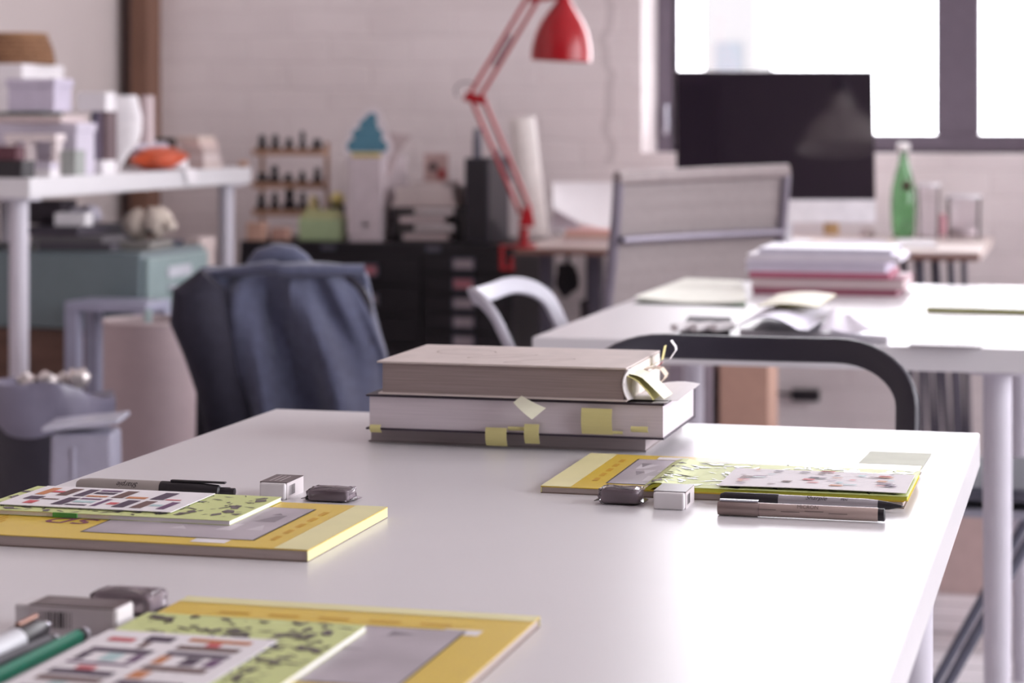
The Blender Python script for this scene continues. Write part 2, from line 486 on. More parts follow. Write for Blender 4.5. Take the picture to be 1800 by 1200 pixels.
# ------------------------------------------------------------------ arch-back chairs
def arch_path(w, h, r, n=10, low=0.0):
    pts = [(-w, low), (-w, (h - r) * .5), (-w, h - r)]
    for k in range(1, n + 1):
        a = PI - PI / 2 * k / n
        pts.append((-w + r * 1.35 + r * 1.35 * math.cos(a), h - r + r * math.sin(a)))
    for k in range(1, 6): pts.append((-w + r * 1.35 + (2 * w - 2.7 * r) * k / 6, h))
    for k in range(0, n + 1):
        a = PI / 2 - PI / 2 * k / n
        pts.append((w - r * 1.35 + r * 1.35 * math.cos(a), h - r + r * math.sin(a)))
    pts += [(w, (h - r) * .5), (w, low)]
    return pts
def arch_chair(label, m, loc, rz, lean=.35, seat_m=None, half=.183, bend=.06, top=.773):
    """seat faces -y in its own frame; the arch of flat bent steel stands at the back"""
    t = thing('arch_back_chair', label, 'chair', loc, 'chairs with an arched steel backrest', rz)
    s = MB()
    pts = []
    for k in range(32):
        a = 2 * PI * k / 32
        cx, cy = math.cos(a), math.sin(a)
        pts.append((math.copysign(abs(cx) ** .4, cx) * .20, math.copysign(abs(cy) ** .4, cy) * .20 - .0, .445))
    s.prism(pts, (0, 0, .018)); s.build('seat', seat_m or m, t, bevel=.004, smooth=True)
    L = math.hypot(1, lean); B = Vector((0, lean / L, 1 / L))
    h = (top - .44) * L
    b = MB(); b.band(arch_path(half, h, .064), (1, 0, 0), B, (0, .185, .44), .030, .012, bend=bend, half=half); b.build('backrest', m, t, smooth=True)
    for sx, sy in ((-1, -1), (1, -1), (1, 1), (-1, 1)):
        l = MB(); l.tube([(sx * .165, sy * .165, .447), (sx * .19, sy * .20, .2), (sx * .205, sy * .225, .003)], [.014, .013, .011], 12)
        lo = l.build('leg', m, t, smooth=True)
        MB().lathe((sx * .205, sy * .225, 0), [(.013, 0), (.014, .012)], 14).build('foot_cap', black_plastic, lo)
    r = MB(); r.tube([(-.178, -.18, .3), (.178, -.18, .3)], .007); r.tube([(-.178, .18, .3), (.178, .18, .3)], .007)
    r.build('stretcher', m, t, smooth=True)
    return t
chair_black = M('black_chair_paint', (46, 42, 54), .45, var=.03)
chair_white = M('white_chair_paint', (194, 193, 203), .5, var=.02)
bc = at(1321, 2.68, 0)
arch_chair('black arched steel chair between the two white tables', chair_black, (bc.x + .004, bc.y - .185 - .06, 0), 0, .12, half=.189)
wc = at(905, 3.72, 0)
arch_chair('white arched steel chair at the left edge of the rear table', chair_white, (-.667, 3.63, 0), PI / 2, .50, top=.751)
jc = at(492, 4.0, 0)
arch_chair('dark arched chair hidden under the blue jacket', chair_black, (jc.x + SN * .235 + .012, jc.y - CS * .235, 0), TH, .10, half=.142, bend=0)

# blue jacket thrown over the chair back
def jacket():
    t = thing('jacket', 'blue grey cotton jacket draped over a chair back', 'jacket', (jc.x, jc.y, zv(740, 4.0)))
    Z0 = 4.0
    ax = Vector((CS, SN, 0)); ay = Vector((-SN, CS, 0))
    rows = [  # v, left u, right u, half depth
        (464, 372, 618, .006), (468, 352, 638, .022), (480, 345, 646, .045), (505, 336, 652, .062), (540, 338, 658, .075),
        (580, 348, 668, .085), (620, 356, 680, .092), (660, 366, 684, .097), (700, 380, 684, .10), (745, 398, 678, .105), (800, 415, 668, .11)]
    b = MB(t)
    NS, NR = 160, 60
    def row(q):
        k = q * (len(rows) - 1); i = min(int(k), len(rows) - 2); f = k - i
        f2 = f
        return [rows[i][j] * (1 - f2) + rows[i + 1][j] * f2 for j in range(4)]
    vs_, fs = [], []
    for j in range(NR + 1):
        q = j / NR
        v, l, r, hd = row(q)
        for i in range(NS):
            a = 2 * PI * i / NS
            cu, su = math.cos(a), math.sin(a)
            cu2 = math.copysign(abs(cu) ** .6, cu); su2 = math.copysign(abs(su) ** .8, su)
            u = (l + r) / 2 + (r - l) / 2 * cu2
            w = (u - l) / max(1, r - l)
            # folds: ridges that fan out from the two shoulders
            g = min(1, q * 2.2)
            f1 = math.sin(15 * (w - .30) / (.40 + .75 * q) + 1.2) * .6 + math.sin(33 * (w - .4) / (.5 + .7 * q) + .5 + 4 * q) * .22
            f3 = abs(math.sin(6.5 * (w - .22 * q) + .9)) ** 1.3
            d = hd * su2 + (g * (.030 * f1 + .036 * f3 - .026)) * (-1 if su < 0 else .5) * min(1, abs(su) * 2)
            sag = .012 * math.sin(w * PI * 2 + .5) * (1 - q)
            p = P(u, v, Z0) + ay * d + Vector((0, 0, -sag * .4))
            vs_.append(p)
    for j in range(NR):
        for i in range(NS):
            i2 = (i + 1) % NS
            fs.append([j * NS + i, (j + 1) * NS + i, (j + 1) * NS + i2, j * NS + i2])
    fs.append(list(range(NS)))
    b.add(vs_, fs)
    body = b.build('jacket_body', denim, t, smooth=True)
    # sleeve on the left, its shade painted in as a darker cloth colour
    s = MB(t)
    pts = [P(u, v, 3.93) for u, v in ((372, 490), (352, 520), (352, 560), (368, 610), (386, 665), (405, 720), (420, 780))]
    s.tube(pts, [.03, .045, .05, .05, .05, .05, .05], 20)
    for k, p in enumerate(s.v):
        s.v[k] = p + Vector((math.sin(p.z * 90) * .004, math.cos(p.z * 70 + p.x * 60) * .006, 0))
    s.build('sleeve', M('shaded_navy_sleeve', (44, 42, 56), .9, var=.15, scale=50), t, smooth=True)
    cpts = [P(u, v, 4.02) for u, v in ((440, 470), (458, 455), (485, 448), (512, 452), (530, 463), (545, 470))]
    MB(t).tube(cpts, [.012, .02, .022, .022, .02, .012], 14).build('collar', denim, t, smooth=True)
    h = MB(t)
    h.tube([P(345, 485, 3.97), P(480, 470, 3.93), P(500, 476, 3.92), P(640, 474, 3.96)], [.008, .012, .012, .010], 12)
    h.build('hem_fold', denim, t, smooth=True)
jacket()

# ------------------------------------------------------------------ the three big books
def obj_book_stack():
    # bottom
    z0 = TZ
    a = T(648, 776, z0); 
    th0 = .0145
    n = thing('book', 'thin grey book at the bottom of the stack of three', 'book', (a.x + .13, a.y + .08, z0), 'stack of thick books on the foreground table')
    x1 = T(1142, 790, z0).x
    y0 = a.y
    b = MB(n); b.span((a.x + .002, y0 + .002, z0 + .0015), (x1 - .001, y0 + .19, z0 + th0 - .0015)); b.build('pages', paper_grey, n)
    b = MB(n); b.span((a.x, y0, z0), (x1, y0 + .192, z0 + .0015)); b.span((a.x, y0, z0 + th0 - .0015), (x1, y0 + .192, z0 + th0))
    b.span((a.x, y0 + .1905, z0 + .0015), (x1, y0 + .192, z0 + th0 - .0015)); b.build('cover', M('grey_cover', (150, 140, 140), .6), n)
    # middle
    z1 = z0 + th0; th1 = .0335
    l = T(648, 694, z1 + th1); r = T(1168, 709, z1 + th1)
    n = thing('book', 'widest book in the middle of the stack with yellow notes along its edge', 'book', (l.x + .14, l.y + .08, z1), 'stack of thick books on the foreground table')
    Y0 = (l.y + r.y) / 2; Y1 = Y0 + .168
    b = MB(n); b.span((l.x - .001, Y0 + .002, z1 + .0018), (r.x - .001, Y1 - .003, z1 + th1 - .0018))
    b.build('pages', M('pale_page_edges', (214, 204, 210), .8, var=.05, scale=60, stretch=(.3, .3, 16)), n)
    b = MB(n); b.span((l.x - .004, Y0, z1), (r.x + .0002, Y1, z1 + .0018)); b.span((l.x - .004, Y0, z1 + th1 - .0018), (r.x + .0002, Y1, z1 + th1))
    b.span((l.x - .004, Y1 - .003, z1 + .0018), (r.x, Y1, z1 + th1 - .0018))
    b.build('cover', M('dark_purple_cover', (54, 42, 56), .5), n)
    b = MB(n); b.sheet(lambda s, t_: (r.x - .012 + .014 * math.sin(s * PI / 2), Y0 + .004 + (Y1 - Y0 - .01) * t_, z1 + th1 + .0004 + .0006 * s), 4, 6, .0004)
    b.build('endpaper', paper, n)
    def note(u0, u1, v0, v1, dz=0, m=note_yellow, bend=.006, name='sticky_note'):
        p = Wy(u0, v0, Y0 - .001); q = Wy(u1, v1, Y0 - .001)
        nb = MB(n)
        nb.sheet(lambda s, t_: (p.x + (q.x - p.x) * s, Y0 - .0012 - bend * (1 - (2 * t_ - 1) ** 2) * .5 - bend * .4 * t_, p.z + (q.z - p.z) * (1 - t_)), 3, 6, .0003)
        nb.build(name, m, n)
    note(652, 671, 745, 760); note(855, 892, 750, 784); note(923, 949, 744, 780); note(1023, 1077, 716, 764); note(1110, 1140, 748, 760)
    note(893, 924, 749, 757, bend=.002); note(1077, 1095, 757, 763, bend=.002)
    k = MB(n)
    q4 = [(917, 695), (965, 714), (944, 732), (906, 705)]
    pts = [Wy(u, v, Y0 - .004) for u, v in q4]
    pts[1].y -= .012; pts[2].y -= .02; pts[3].y -= .008
    k.sheet(lambda s, t_: pts[3].lerp(pts[2], s).lerp(pts[0].lerp(pts[1], s), t_) + Vector((0, -.003 * math.sin(PI * s), 0)), 5, 3, .0003)
    k.build('sticky_note', note_pale, n)
    # top
    z2 = z1 + th1 + .0012; th2 = .032
    l = T(664, 634, z2 + th2); r = T(1098, 646, z2 + th2)
    n = thing('book', 'old thick beige book on top of the stack with paper markers at its end', 'book', (l.x + .12, l.y + .08, z2), 'stack of thick books on the foreground table')
    Y0 = (l.y + r.y) / 2; Y1 = Y0 + .165
    b = MB(n); b.span((l.x + .004, Y0 + .002, z2 + .002), (r.x - .001, Y1 - .002, z2 + th2 - .002))
    b.build('pages', M('aged_page_edges', (150, 134, 132), .85, var=.12, scale=60, stretch=(.3, .3, 18)), n)
    b = MB(n); b.span((l.x, Y0, z2), (r.x + .002, Y1, z2 + .002)); b.span((l.x - .001, Y0 - .001, z2 + th2 - .002), (r.x + .002, Y1, z2 + th2))
    cv = b
    # faint drawing scratched on the cover
    for s0 in range(3):
        pts = [(l.x + .06 + .045 * s0 + .03 * math.cos(a * .5 + s0), Y0 + .1 - .03 * s0 + .025 * math.sin(a * .5 + s0 * 2), z2 + th2 + .0001) for a in range(12)]
        for i in range(11):
            p, q = Vector(pts[i]), Vector(pts[i + 1]); d = (q - p).normalized(); w = Vector((-d.y, d.x, 0)) * .0007
            b.poly([p - w, q - w, q + w, p + w], 1)
    b.build('cover', [M('beige_cloth_cover', (206, 193, 188), .6, var=.05, scale=50), M('cover_drawing', (150, 132, 124), .7)], n, bevel=.0006)
    # pale curved end paper at the right end
    b = MB(n); x = r.x
    b.sheet(lambda s, t_: (x + .0035 - .010 * (1 - (2 * t_ - 1) ** 2) * .5 + .004 * s, Y0 + .001 + .016 * s, z2 + .002 + (th2 - .004) * t_), 4, 8, .0012)
    b.build('endpaper', paper, n)
    b = MB(n); b.sheet(lambda s, t_: (x + .003, Y0 + .018 + .14 * s, z2 + .002 + (th2 - .004) * t_), 3, 3, .001)
    b.build('page_block_end', M('cream_page_end', (234, 228, 220), .8), n)
    def flag(path, w, m):
        fb = MB(n); path = [Vector(p) for p in path]
        wv = Vector(w)
        def fn(s, t_):
            k = t_ * (len(path) - 1); i = min(int(k), len(path) - 2); f = k - i
            return path[i].lerp(path[i + 1], f) + wv * (s - .5)
        fb.sheet(fn, 2, 8, .0004); fb.build('paper_marker', m, n)
    zt = z2 + th2
    flag([(x, Y0 + .03, zt - .006), (x + .014, Y0 + .03, zt - .009), (x + .026, Y0 + .03, zt - .020), (x + .036, Y0 + .028, z2 + .003)], (0, .044, 0), note_pale)
    flag([(x, Y0 + .025, zt - .008), (x + .010, Y0 + .025, zt - .012), (x + .022, Y0 + .025, zt - .024), (x + .026, Y0 + .024, z2 + .002)], (0, .040, 0), note_yellow)
    flag([(x, Y0 + .085, zt - .010), (x + .018, Y0 + .085, zt - .008), (x + .024, Y0 + .086, zt - .016), (x + .016, Y0 + .086, zt - .024)], (0, .02, 0), M('beige_marker', (220, 204, 184), .8))
    flag([(x, Y0 + .115, zt - .012), (x + .014, Y0 + .115, zt - .004), (x + .017, Y0 + .115, zt + .010)], (0, .012, 0), M('straw_marker', (226, 214, 150), .8))
    flag([(x, Y0 + .13, zt - .014), (x + .018, Y0 + .13, zt - .006), (x + .026, Y0 + .13, zt + .006), (x + .020, Y0 + .13, zt + .014)], (0, .010, 0), paper)
    flag([(x, Y0 + .095, zt - .016), (x + .012, Y0 + .095, zt - .010), (x + .018, Y0 + .095, zt - .004)], (0, .008, 0), M('red_marker', (190, 70, 74), .8))
    flag([(x, Y0 + .068, zt - .014), (x + .012, Y0 + .068, zt - .014), (x + .016, Y0 + .066, zt - .018)], (0, .008, 0), M('pink_marker', (236, 170, 180), .8))
    # loose torn page that lies over the lower book's end
    b = MB(n); b.sheet(lambda s, t_: (x + .002 + .045 * s, Y0 + .02 + .12 * t_, z2 + .0006 + .004 * math.sin(s * 2.6) * t_), 6, 6, .0003)
    b.build('loose_page', paper, n)
obj_book_stack()

# ------------------------------------------------------------------ magazines, notebooks, leaflets
EPS = .00025
def rect_frame(o, ang):
    ex = Vector((math.cos(ang), math.sin(ang), 0)); ey = Vector((-ex.y, ex.x, 0)); o = Vector(o)
    return lambda a, b, z: Vector((o.x + ex.x * a + ey.x * b, o.y + ex.y * a + ey.y * b, z))
text_dark = M('violet_print', (132, 70, 92), .6)
print_mid = M('print_mid_grey', (136, 128, 136), .5, var=.1, scale=20)
print_light = M('print_light_grey', (206, 200, 206), .5, var=.05, scale=20)
print_orange = M('print_ochre', (206, 158, 30), .5)
def magazine(label, o, ang, W, D, th, z0, spine, seed):
    """o: front-left corner; spine 'left','right' or 'back'"""
    pt = rect_frame(o, ang); rnd = random.Random(seed)
    c = pt(W / 2, D / 2, z0)
    n = thing('magazine', label, 'magazine', c, 'yellow magazines laid out on the foreground table')
    b = MB(n); b.prism([pt(.001, .001, z0 + .0007), pt(W - .001, .001, z0 + .0007), pt(W - .001, D - .001, z0 + .0007), pt(.001, D - .001, z0 + .0007)], (0, 0, th - .0014))
    b.build('pages', M('magazine_page_edges', (186, 172, 168), .8, var=.08, scale=80, stretch=(.3, .3, 16)), n)
    b = MB(n)
    b.prism([pt(0, 0, z0), pt(W, 0, z0), pt(W, D, z0), pt(0, D, z0)], (0, 0, .0007), m=9)  # underside coloured brown for the shadow along the bottom edge
    zt = z0 + th
    b.prism([pt(0, 0, zt - .0007), pt(W, 0, zt - .0007), pt(W, D, zt - .0007), pt(0, D, zt - .0007)], (0, 0, .0007))
    # spine edge
    if spine == 'right': b.prism([pt(W - .0008, 0, z0 + .0007), pt(W, 0, z0 + .0007), pt(W, D, z0 + .0007), pt(W - .0008, D, z0 + .0007)], (0, 0, th - .0014), m=1)
    if spine == 'left': b.prism([pt(0, 0, z0 + .0007), pt(.0008, 0, z0 + .0007), pt(.0008, D, z0 + .0007), pt(0, D, z0 + .0007)], (0, 0, th - .0014), m=1)
    if spine == 'back': b.prism([pt(0, D - .0008, z0 + .0007), pt(W, D - .0008, z0 + .0007), pt(W, D, z0 + .0007), pt(0, D, z0 + .0007)], (0, 0, th - .0014), m=1)
    # printed cover: u runs along the page width as the reader sees it, w runs away from the spine
    if spine == 'right': g = lambda u, w: pt(W - w * W, u * D, zt + EPS)
    elif spine == 'left': g = lambda u, w: pt(w * W, D - u * D, zt + EPS)
    else: g = lambda u, w: pt(u * W, D - w * D, zt + EPS)
    def rect(u0, u1, w0, w1, m, e=0):
        ps = [g(u0, w0), g(u0, w1), g(u1, w1), g(u1, w0)]
        for p in ps: p.z += e
        a = (ps[1] - ps[0]).cross(ps[2] - ps[1])
        if a.z < 0: ps.reverse()
        b.poly(ps, m)
    rect(0, 1, 0, .085 if spine != 'back' else .05, 1)
    rect(.13, .86, .165, .62, 7); rect(.135, .855, .17, .615, 2, .00008)
    for k in range(12):
        u = rnd.uniform(.15, .75); w = rnd.uniform(.18, .55)
        du, dw = rnd.uniform(.03, .13), rnd.uniform(.02, .07)
        u1, w1 = min(.85, u + du), min(.61, w + dw)
        ps = [g(u, w), g(u, w1), g(u1, (w + w1) / 2)]
        if k % 3: ps.append(g(min(.85, u1 + .02), w))
        for p in ps: p.z += .00016 + k * .000004
        if (ps[1] - ps[0]).cross(ps[2] - ps[1]).z < 0: ps.reverse()
        b.poly(ps, 3 if k % 2 else 4)
    # title in violet script, small words above the picture
    e1 = (g(0, 1) - g(0, 0)).normalized(); e2 = Vector((0, 0, 1)).cross(e1)
    o1 = g(.40, .70); b.text('sp', o1, e1, e2, .045, 5, shear=.3)
    for k in range(5):
        rect(.16 + .14 * k, .16 + .14 * k + .085, .118, .133, 6)
    for k in range(6): rect(.16, .30 + .06 * (k % 3), .87 + .013 * k, .876 + .013 * k, 6)
    # blank sticker
    if spine == 'back': rect(.80, .90, .155, .20, 8)
    else: rect(.045, .12, .22, .31, 8)
    b.build('cover', [yellow, pale_yellow, photo_grey, print_mid, print_light, text_dark, print_orange, ink, M('white_sticker', (232, 228, 230), .6), M('shadow_brown_cover', (120, 100, 92), .5)], n)
    return n
def shard(b, pt, W, D, z, rnd, m, smin=.002, smax=.0085):
    a, d = rnd.uniform(.004, W - .004), rnd.uniform(.004, D - .004)
    r = rnd.uniform(smin, smax); th = rnd.uniform(0, PI); asp = rnd.choice((.18, .25, .5, .7))
    k = rnd.choice((3, 4, 4, 5)); ps = []
    for i in range(k):
        q = 2 * PI * i / k + rnd.uniform(-.3, .3)
        x, y = r * math.cos(q), r * asp * math.sin(q)
        aa, dd = a + x * math.cos(th) - y * math.sin(th), d + x * math.sin(th) + y * math.cos(th)
        ps.append(pt(min(max(aa, .001), W - .001), min(max(dd, .001), D - .001), z))
    b.poly(ps, m)
def notebook(label, o, ang, W, D, th, z0, seed, nsh=150, tag_at=None, bend=None):
    pt = rect_frame(o, ang); rnd = random.Random(seed)
    n = thing('notebook', label, 'notebook', pt(W / 2, D / 2, z0), 'pale green patterned notebooks')
    b = MB(n); b.prism([pt(.0005, .0005, z0 + .0003), pt(W - .0005, .0005, z0 + .0003), pt(W - .0005, D - .0005, z0 + .0003), pt(.0005, D - .0005, z0 + .0003)], (0, 0, th - .0006)); b.build('pages', paper, n)
    b = MB(n); b.prism([pt(0, 0, z0), pt(W, 0, z0), pt(W, D, z0), pt(0, D, z0)], (0, 0, .0003))
    b.prism([pt(0, 0, z0 + th - .0003), pt(W, 0, z0 + th - .0003), pt(W, D, z0 + th - .0003), pt(0, D, z0 + th - .0003)], (0, 0, .0003))
    for k in range(nsh): shard(b, pt, W, D, z0 + th + EPS + k * 1e-6, rnd, 1)
    b.build('cover', [green_note, gloss_ink], n)
    if tag_at:
        a0, a1 = tag_at
        MB(n).prism([pt(a0, -.001, z0), pt(a1, -.001, z0), pt(a1, .0005, z0), pt(a0, .0005, z0)], (0, 0, th)).build('green_tab', M('green_tab', (92, 172, 84), .6), n)
    return n
leaf_cols = [M('print_plum', (72, 54, 78), .6), M('print_brown', (104, 74, 70), .6), M('print_copper', (200, 130, 84), .6), M('print_coral', (204, 84, 92), .6), M('print_mint', (176, 204, 206), .6), M('print_grape', (104, 68, 108), .6)]
H_ = [(0, 0, .28, 1, 2), (.28, .38, .62, .6, 3), (.62, 0, .95, 1, 1)]
E_ = [(0, 0, .3, 1, 0), (.38, .8, 1, 1, 5), (.38, .42, 1, .68, 0), (.38, .0, 1, .18, 2)]
L_ = [(0, 0, .34, 1, 1), (.42, 0, 1, .26, 2)]
L2_ = [(0, 0, .4, 1, 0), (.45, 0, .9, .12, 3)]
Y_ = [(0, .55, .45, 1, 0), (.5, .62, 1, .75, 1), (.3, 0, .6, .42, 3)]
E2_ = [(0, 0, .34, 1, 0), (.4, .84, 1, 1, 5), (.4, .4, 1, .66, 4), (.4, 0, 1, .16, 0)]
A_ = [(0, 0, .16, 1, 5), (.3, .3, .58, .6, 3), (.62, 0, .98, 1, 0)]
H2_ = [(0, 0, .34, 1, 1), (.4, .34, .72, .58, 4), (.76, 0, 1, 1, 5)]
def leaflet(label, o, ang, W, D, z0, turn=0):
    """white card printed with block letters; turn 0: lines read along W, 1: lines read across"""
    pt = rect_frame(o, ang)
    b = MB(); th = .0006
    b.prism([pt(0, 0, z0), pt(W, 0, z0), pt(W, D, z0), pt(0, D, z0)], (0, 0, th))
    zt = z0 + th + EPS
    if turn == 0: g = lambda a, c: pt(.05 * W + a * W * .9, .06 * D + c * D * .88, zt)
    elif turn == 1: g = lambda a, c: pt(.06 * W + c * W * .88, D - .05 * D - a * D * .9, zt)
    rows = [[Y_, E2_, A_, H2_], [H_, E_, L_, L2_]]
    for r, line in enumerate(rows):
        for k, gl in enumerate(line):
            a0, a1 = k / 4 + .012, (k + 1) / 4 - .018
            c0, c1 = r * .5 + .04, r * .5 + .45
            for (x0, y0, x1, y1, m) in gl:
                q = [(x0, y0), (x1, y0), (x1, y1), (x0, y1)]
                b.poly([g(a0 + (a1 - a0) * (x + .03 * y), c0 + (c1 - c0) * y) for x, y in q], m + 1)
    return b.build('leaflet', [paper] + leaf_cols, tag=(label, 'leaflet', 'white leaflets with block letters'))

ANG = 0.0
# place setting on the left
z = TZ
a = T(541, 968, TZ + .008); a2 = T(686, 892, TZ + .008)
mgW, mgD = .300, (a2.y - a.y)
magazine('yellow magazine at the left edge lying under the leaflet and notebook', (a.x - mgW, a.y, 0), 0, mgW, mgD, .0085, TZ, 'right', 3)
nz = TZ + .0085 + .0004
nr = T(404, 915, nz + .0035); nb2 = T(492, 873, nz + .0035)
nW = .212; nD = max(.105, nb2.y - nr.y)
notebook('pale green notebook with black scribbles on the left yellow magazine', (nr.x - nW, nr.y, 0), 0, nW, nD, .0035, nz, 5, 170, (.068, .088))
lz = nz + .0035 + .0008
lr = T(300, 901, lz); lb = T(378, 868, lz)
lW = .146; lD = lb.y - lr.y
leaflet('white card with coloured block letters on the left green notebook', (lr.x - lW, lr.y, 0), 0, lW, lD, lz)
# place setting at the bottom edge
a = T(325, 1051, TZ + .006); a2 = T(953, 1081, TZ + .006)
W5 = a2.x - a.x; D5 = .302; yb = (a.y + a2.y) / 2
magazine('yellow magazine nearest the viewer at the bottom of the picture', (a.x, yb - D5, 0), 0, W5, D5, .0062, TZ, 'back', 9)
nz5 = TZ + .0062 + .0004
q = T(648, 1096, nz5 + .0035); q2 = T(255, 1078, nz5 + .0035)
notebook('pale green notebook on the nearest yellow magazine', (q2.x, (q.y + q2.y) / 2 - .2, 0), 0, q.x - q2.x, .2, .0035, nz5, 12, 260)
lz5 = nz5 + .0035 + .0008
q = T(489, 1126, lz5); q2 = T(192, 1108, lz5)
leaflet('white card with coloured block letters nearest the viewer', (q2.x, (q.y + q2.y) / 2 - .146, 0), 0, q.x - q2.x, .146, lz5, 1)
# place setting on the right
a = T(948, 856, TZ + .0055); a3 = T(1590, 880, TZ + .0055); a2 = T(1035, 798, TZ + .0055)
y2 = (a.y + a3.y) / 2
magazine('yellow magazine on the right under a folded green notebook', (a.x, y2, 0), 0, a3.x - a.x, a2.y - y2 + .004, .0058, TZ, 'left', 21)
fl = T(1125, 852, TZ + .0115); fr = T(1597, 868, TZ + .0115); bl = T(1152, 812, TZ + .0115)
zn = TZ + .0062
def folded_notebook():
    x0, x1 = fl.x, fr.x; y0 = (fl.y + fr.y) / 2; D = .135
    n = thing('notebook', 'pale green notebook with a curled left edge on the right magazine', 'notebook', ((x0 + x1) / 2, y0 + D / 2, zn), 'pale green patterned notebooks')
    zc = lambda s: zn + .0042 + .003 * math.exp(-((s - .06) / .05) ** 2) - .0028 * max(0, 1 - s / .03)
    rnd = random.Random(4)
    b = MB(n); b.sheet(lambda s, t_: (x0 + (x1 - x0) * s, y0 + D * t_, zc(s)), 40, 4, .0004)
    # shapes on the cover follow its bend
    for k in range(200):
        cx, cy = rnd.uniform(.03, .98), rnd.uniform(.03, .97); r = rnd.uniform(.003, .010); th = rnd.uniform(0, PI); asp = rnd.choice((.15, .3, .6))
        ps = []
        for i in range(4):
            qq = PI / 2 * i + rnd.uniform(-.3, .3)
            ex_, ey_ = r * math.cos(qq), r * asp * math.sin(qq)
            s = min(max(cx + (ex_ * math.cos(th) - ey_ * math.sin(th)) / (x1 - x0), .005), .995); tt = min(max(cy + (ex_ * math.sin(th) + ey_ * math.cos(th)) / D, .01), .99)
            ps.append((x0 + (x1 - x0) * s, y0 + D * tt, zc(s) + .0003 + k * 1e-6))
        b.poly(ps, 1)
    b.build('cover', [green_note, gloss_ink], n)
    b = MB(n); b.sheet(lambda s, t_: (x0 + .003 + (x1 - x0 - .004) * s, y0 + .001 + (D - .002) * t_, zc(s) - .0006), 40, 4, .0030); b.build('pages', M('lime_page_edges', (204, 204, 70), .7), n)
    b = MB(n); b.sheet(lambda s, t_: (x0 + .004 + (x1 - x0 - .004) * s, y0 + D * t_, zn + .0006), 30, 3, .0004); b.build('back_cover', yellow, n)
    return x0, x1, y0, D
x0, x1, y0, D = folded_notebook()
def white_card_right():
    b = MB(); xa = T(1265, 852, zn + .005).x; zc = zn + .0062
    rnd = random.Random(2)
    b.sheet(lambda s, t_: (xa + (x1 - .002 - xa) * s, y0 + .004 + .095 * t_, zc + .0025 * (1 - t_) * s * (1 - s)), 12, 5, .0005)
    for k in range(40):
        s, t_ = rnd.uniform(.05, .9), rnd.uniform(.1, .9); w, h = rnd.uniform(.003, .012), rnd.uniform(.002, .006)
        X, Y = xa + (x1 - .002 - xa) * s, y0 + .004 + .095 * t_
        Zz = zc + .0012
        b.poly([(X, Y, Zz), (X + w, Y, Zz), (X + w + .002, Y + h, Zz), (X + .002, Y + h, Zz)], 1 + k % 6)
    b.build('leaflet', [paper] + leaf_cols, tag=('white card lying in the glare on the right green notebook', 'leaflet', 'white leaflets with block letters'))
white_card_right()
q = [T(u, v, TZ + .0004) for u, v in ((1505, 818), (1620, 824), (1638, 797), (1530, 793))]
MB().prism(q, (0, 0, .0004)).build('paper_slip', M('sage_paper', (188, 192, 172), .6), tag=('sage green paper slip sticking out behind the right magazine', 'paper'))

# ------------------------------------------------------------------ erasers and pens
sleeve_m = M('eraser_sleeve', (82, 68, 70), .3, var=.04)
rubber = M('white_rubber', (226, 222, 224), .7, var=.02)
def eraser(label, c, L, W, H, rz, sleeve=True, words=True, bare=.25):
    n = thing('eraser', label, 'eraser', c, 'sleeved white erasers')
    c = Vector(c); pt = lambda a, b, z: c + Vector((a * math.cos(rz) - b * math.sin(rz), a * math.sin(rz) + b * math.cos(rz), z))
    def bx(a0, a1, b0, b1, z0, z1, mb, m=None):
        mb.prism([pt(a0, b0, z0), pt(a1, b0, z0), pt(a1, b1, z0), pt(a0, b1, z0)], (0, 0, z1 - z0), m)
    b = MB(n); bx(-L / 2, L / 2, -W / 2, W / 2, 0, H, b); b.build('rubber_block', rubber, n, bevel=.0015)
    if sleeve:
        a0, a1 = -L / 2 + bare * L, L / 2 - .03 * L; e = .0006
        b = MB(n)
        bx(a0, a1, -W / 2 - e, -W / 2, 0, H, b, 1); bx(a0, a1, W / 2, W / 2 + e, 0, H, b, 1); bx(a0, a1, -W / 2 - e, W / 2 + e, H, H + e, b, 0)
        ex = (pt(1, 0, 0) - pt(0, 0, 0)).normalized(); ey = (pt(0, 1, 0) - pt(0, 0, 0)).normalized()
        if words:
            for k in range(3): bx(a0 + L * .12, a1 - L * .1 - k * .002, W * (.25 - .2 * k) - .0006, W * (.25 - .2 * k) + .0006, H + e, H + e + .0001, b, 2)
        # bar code on the near long side
        xx = a0 + L * .1; rnd = random.Random(1)
        while xx < a0 + L * .42:
            w = rnd.choice((.0004, .0008, .0013))
            p0 = pt(xx, -W / 2 - e - .0001, H * .2); p1 = pt(xx + w, -W / 2 - e - .0001, H * .2)
            b.poly([p0, p1, p1 + Vector((0, 0, H * .6)), p0 + Vector((0, 0, H * .6))], 3)
            xx += w + rnd.choice((.0005, .001, .0014))
        b.build('sleeve', [sleeve_m, M('sleeve_white', (216, 208, 210), .5), M('sleeve_words', (170, 160, 162), .5), ink], n)
    return n
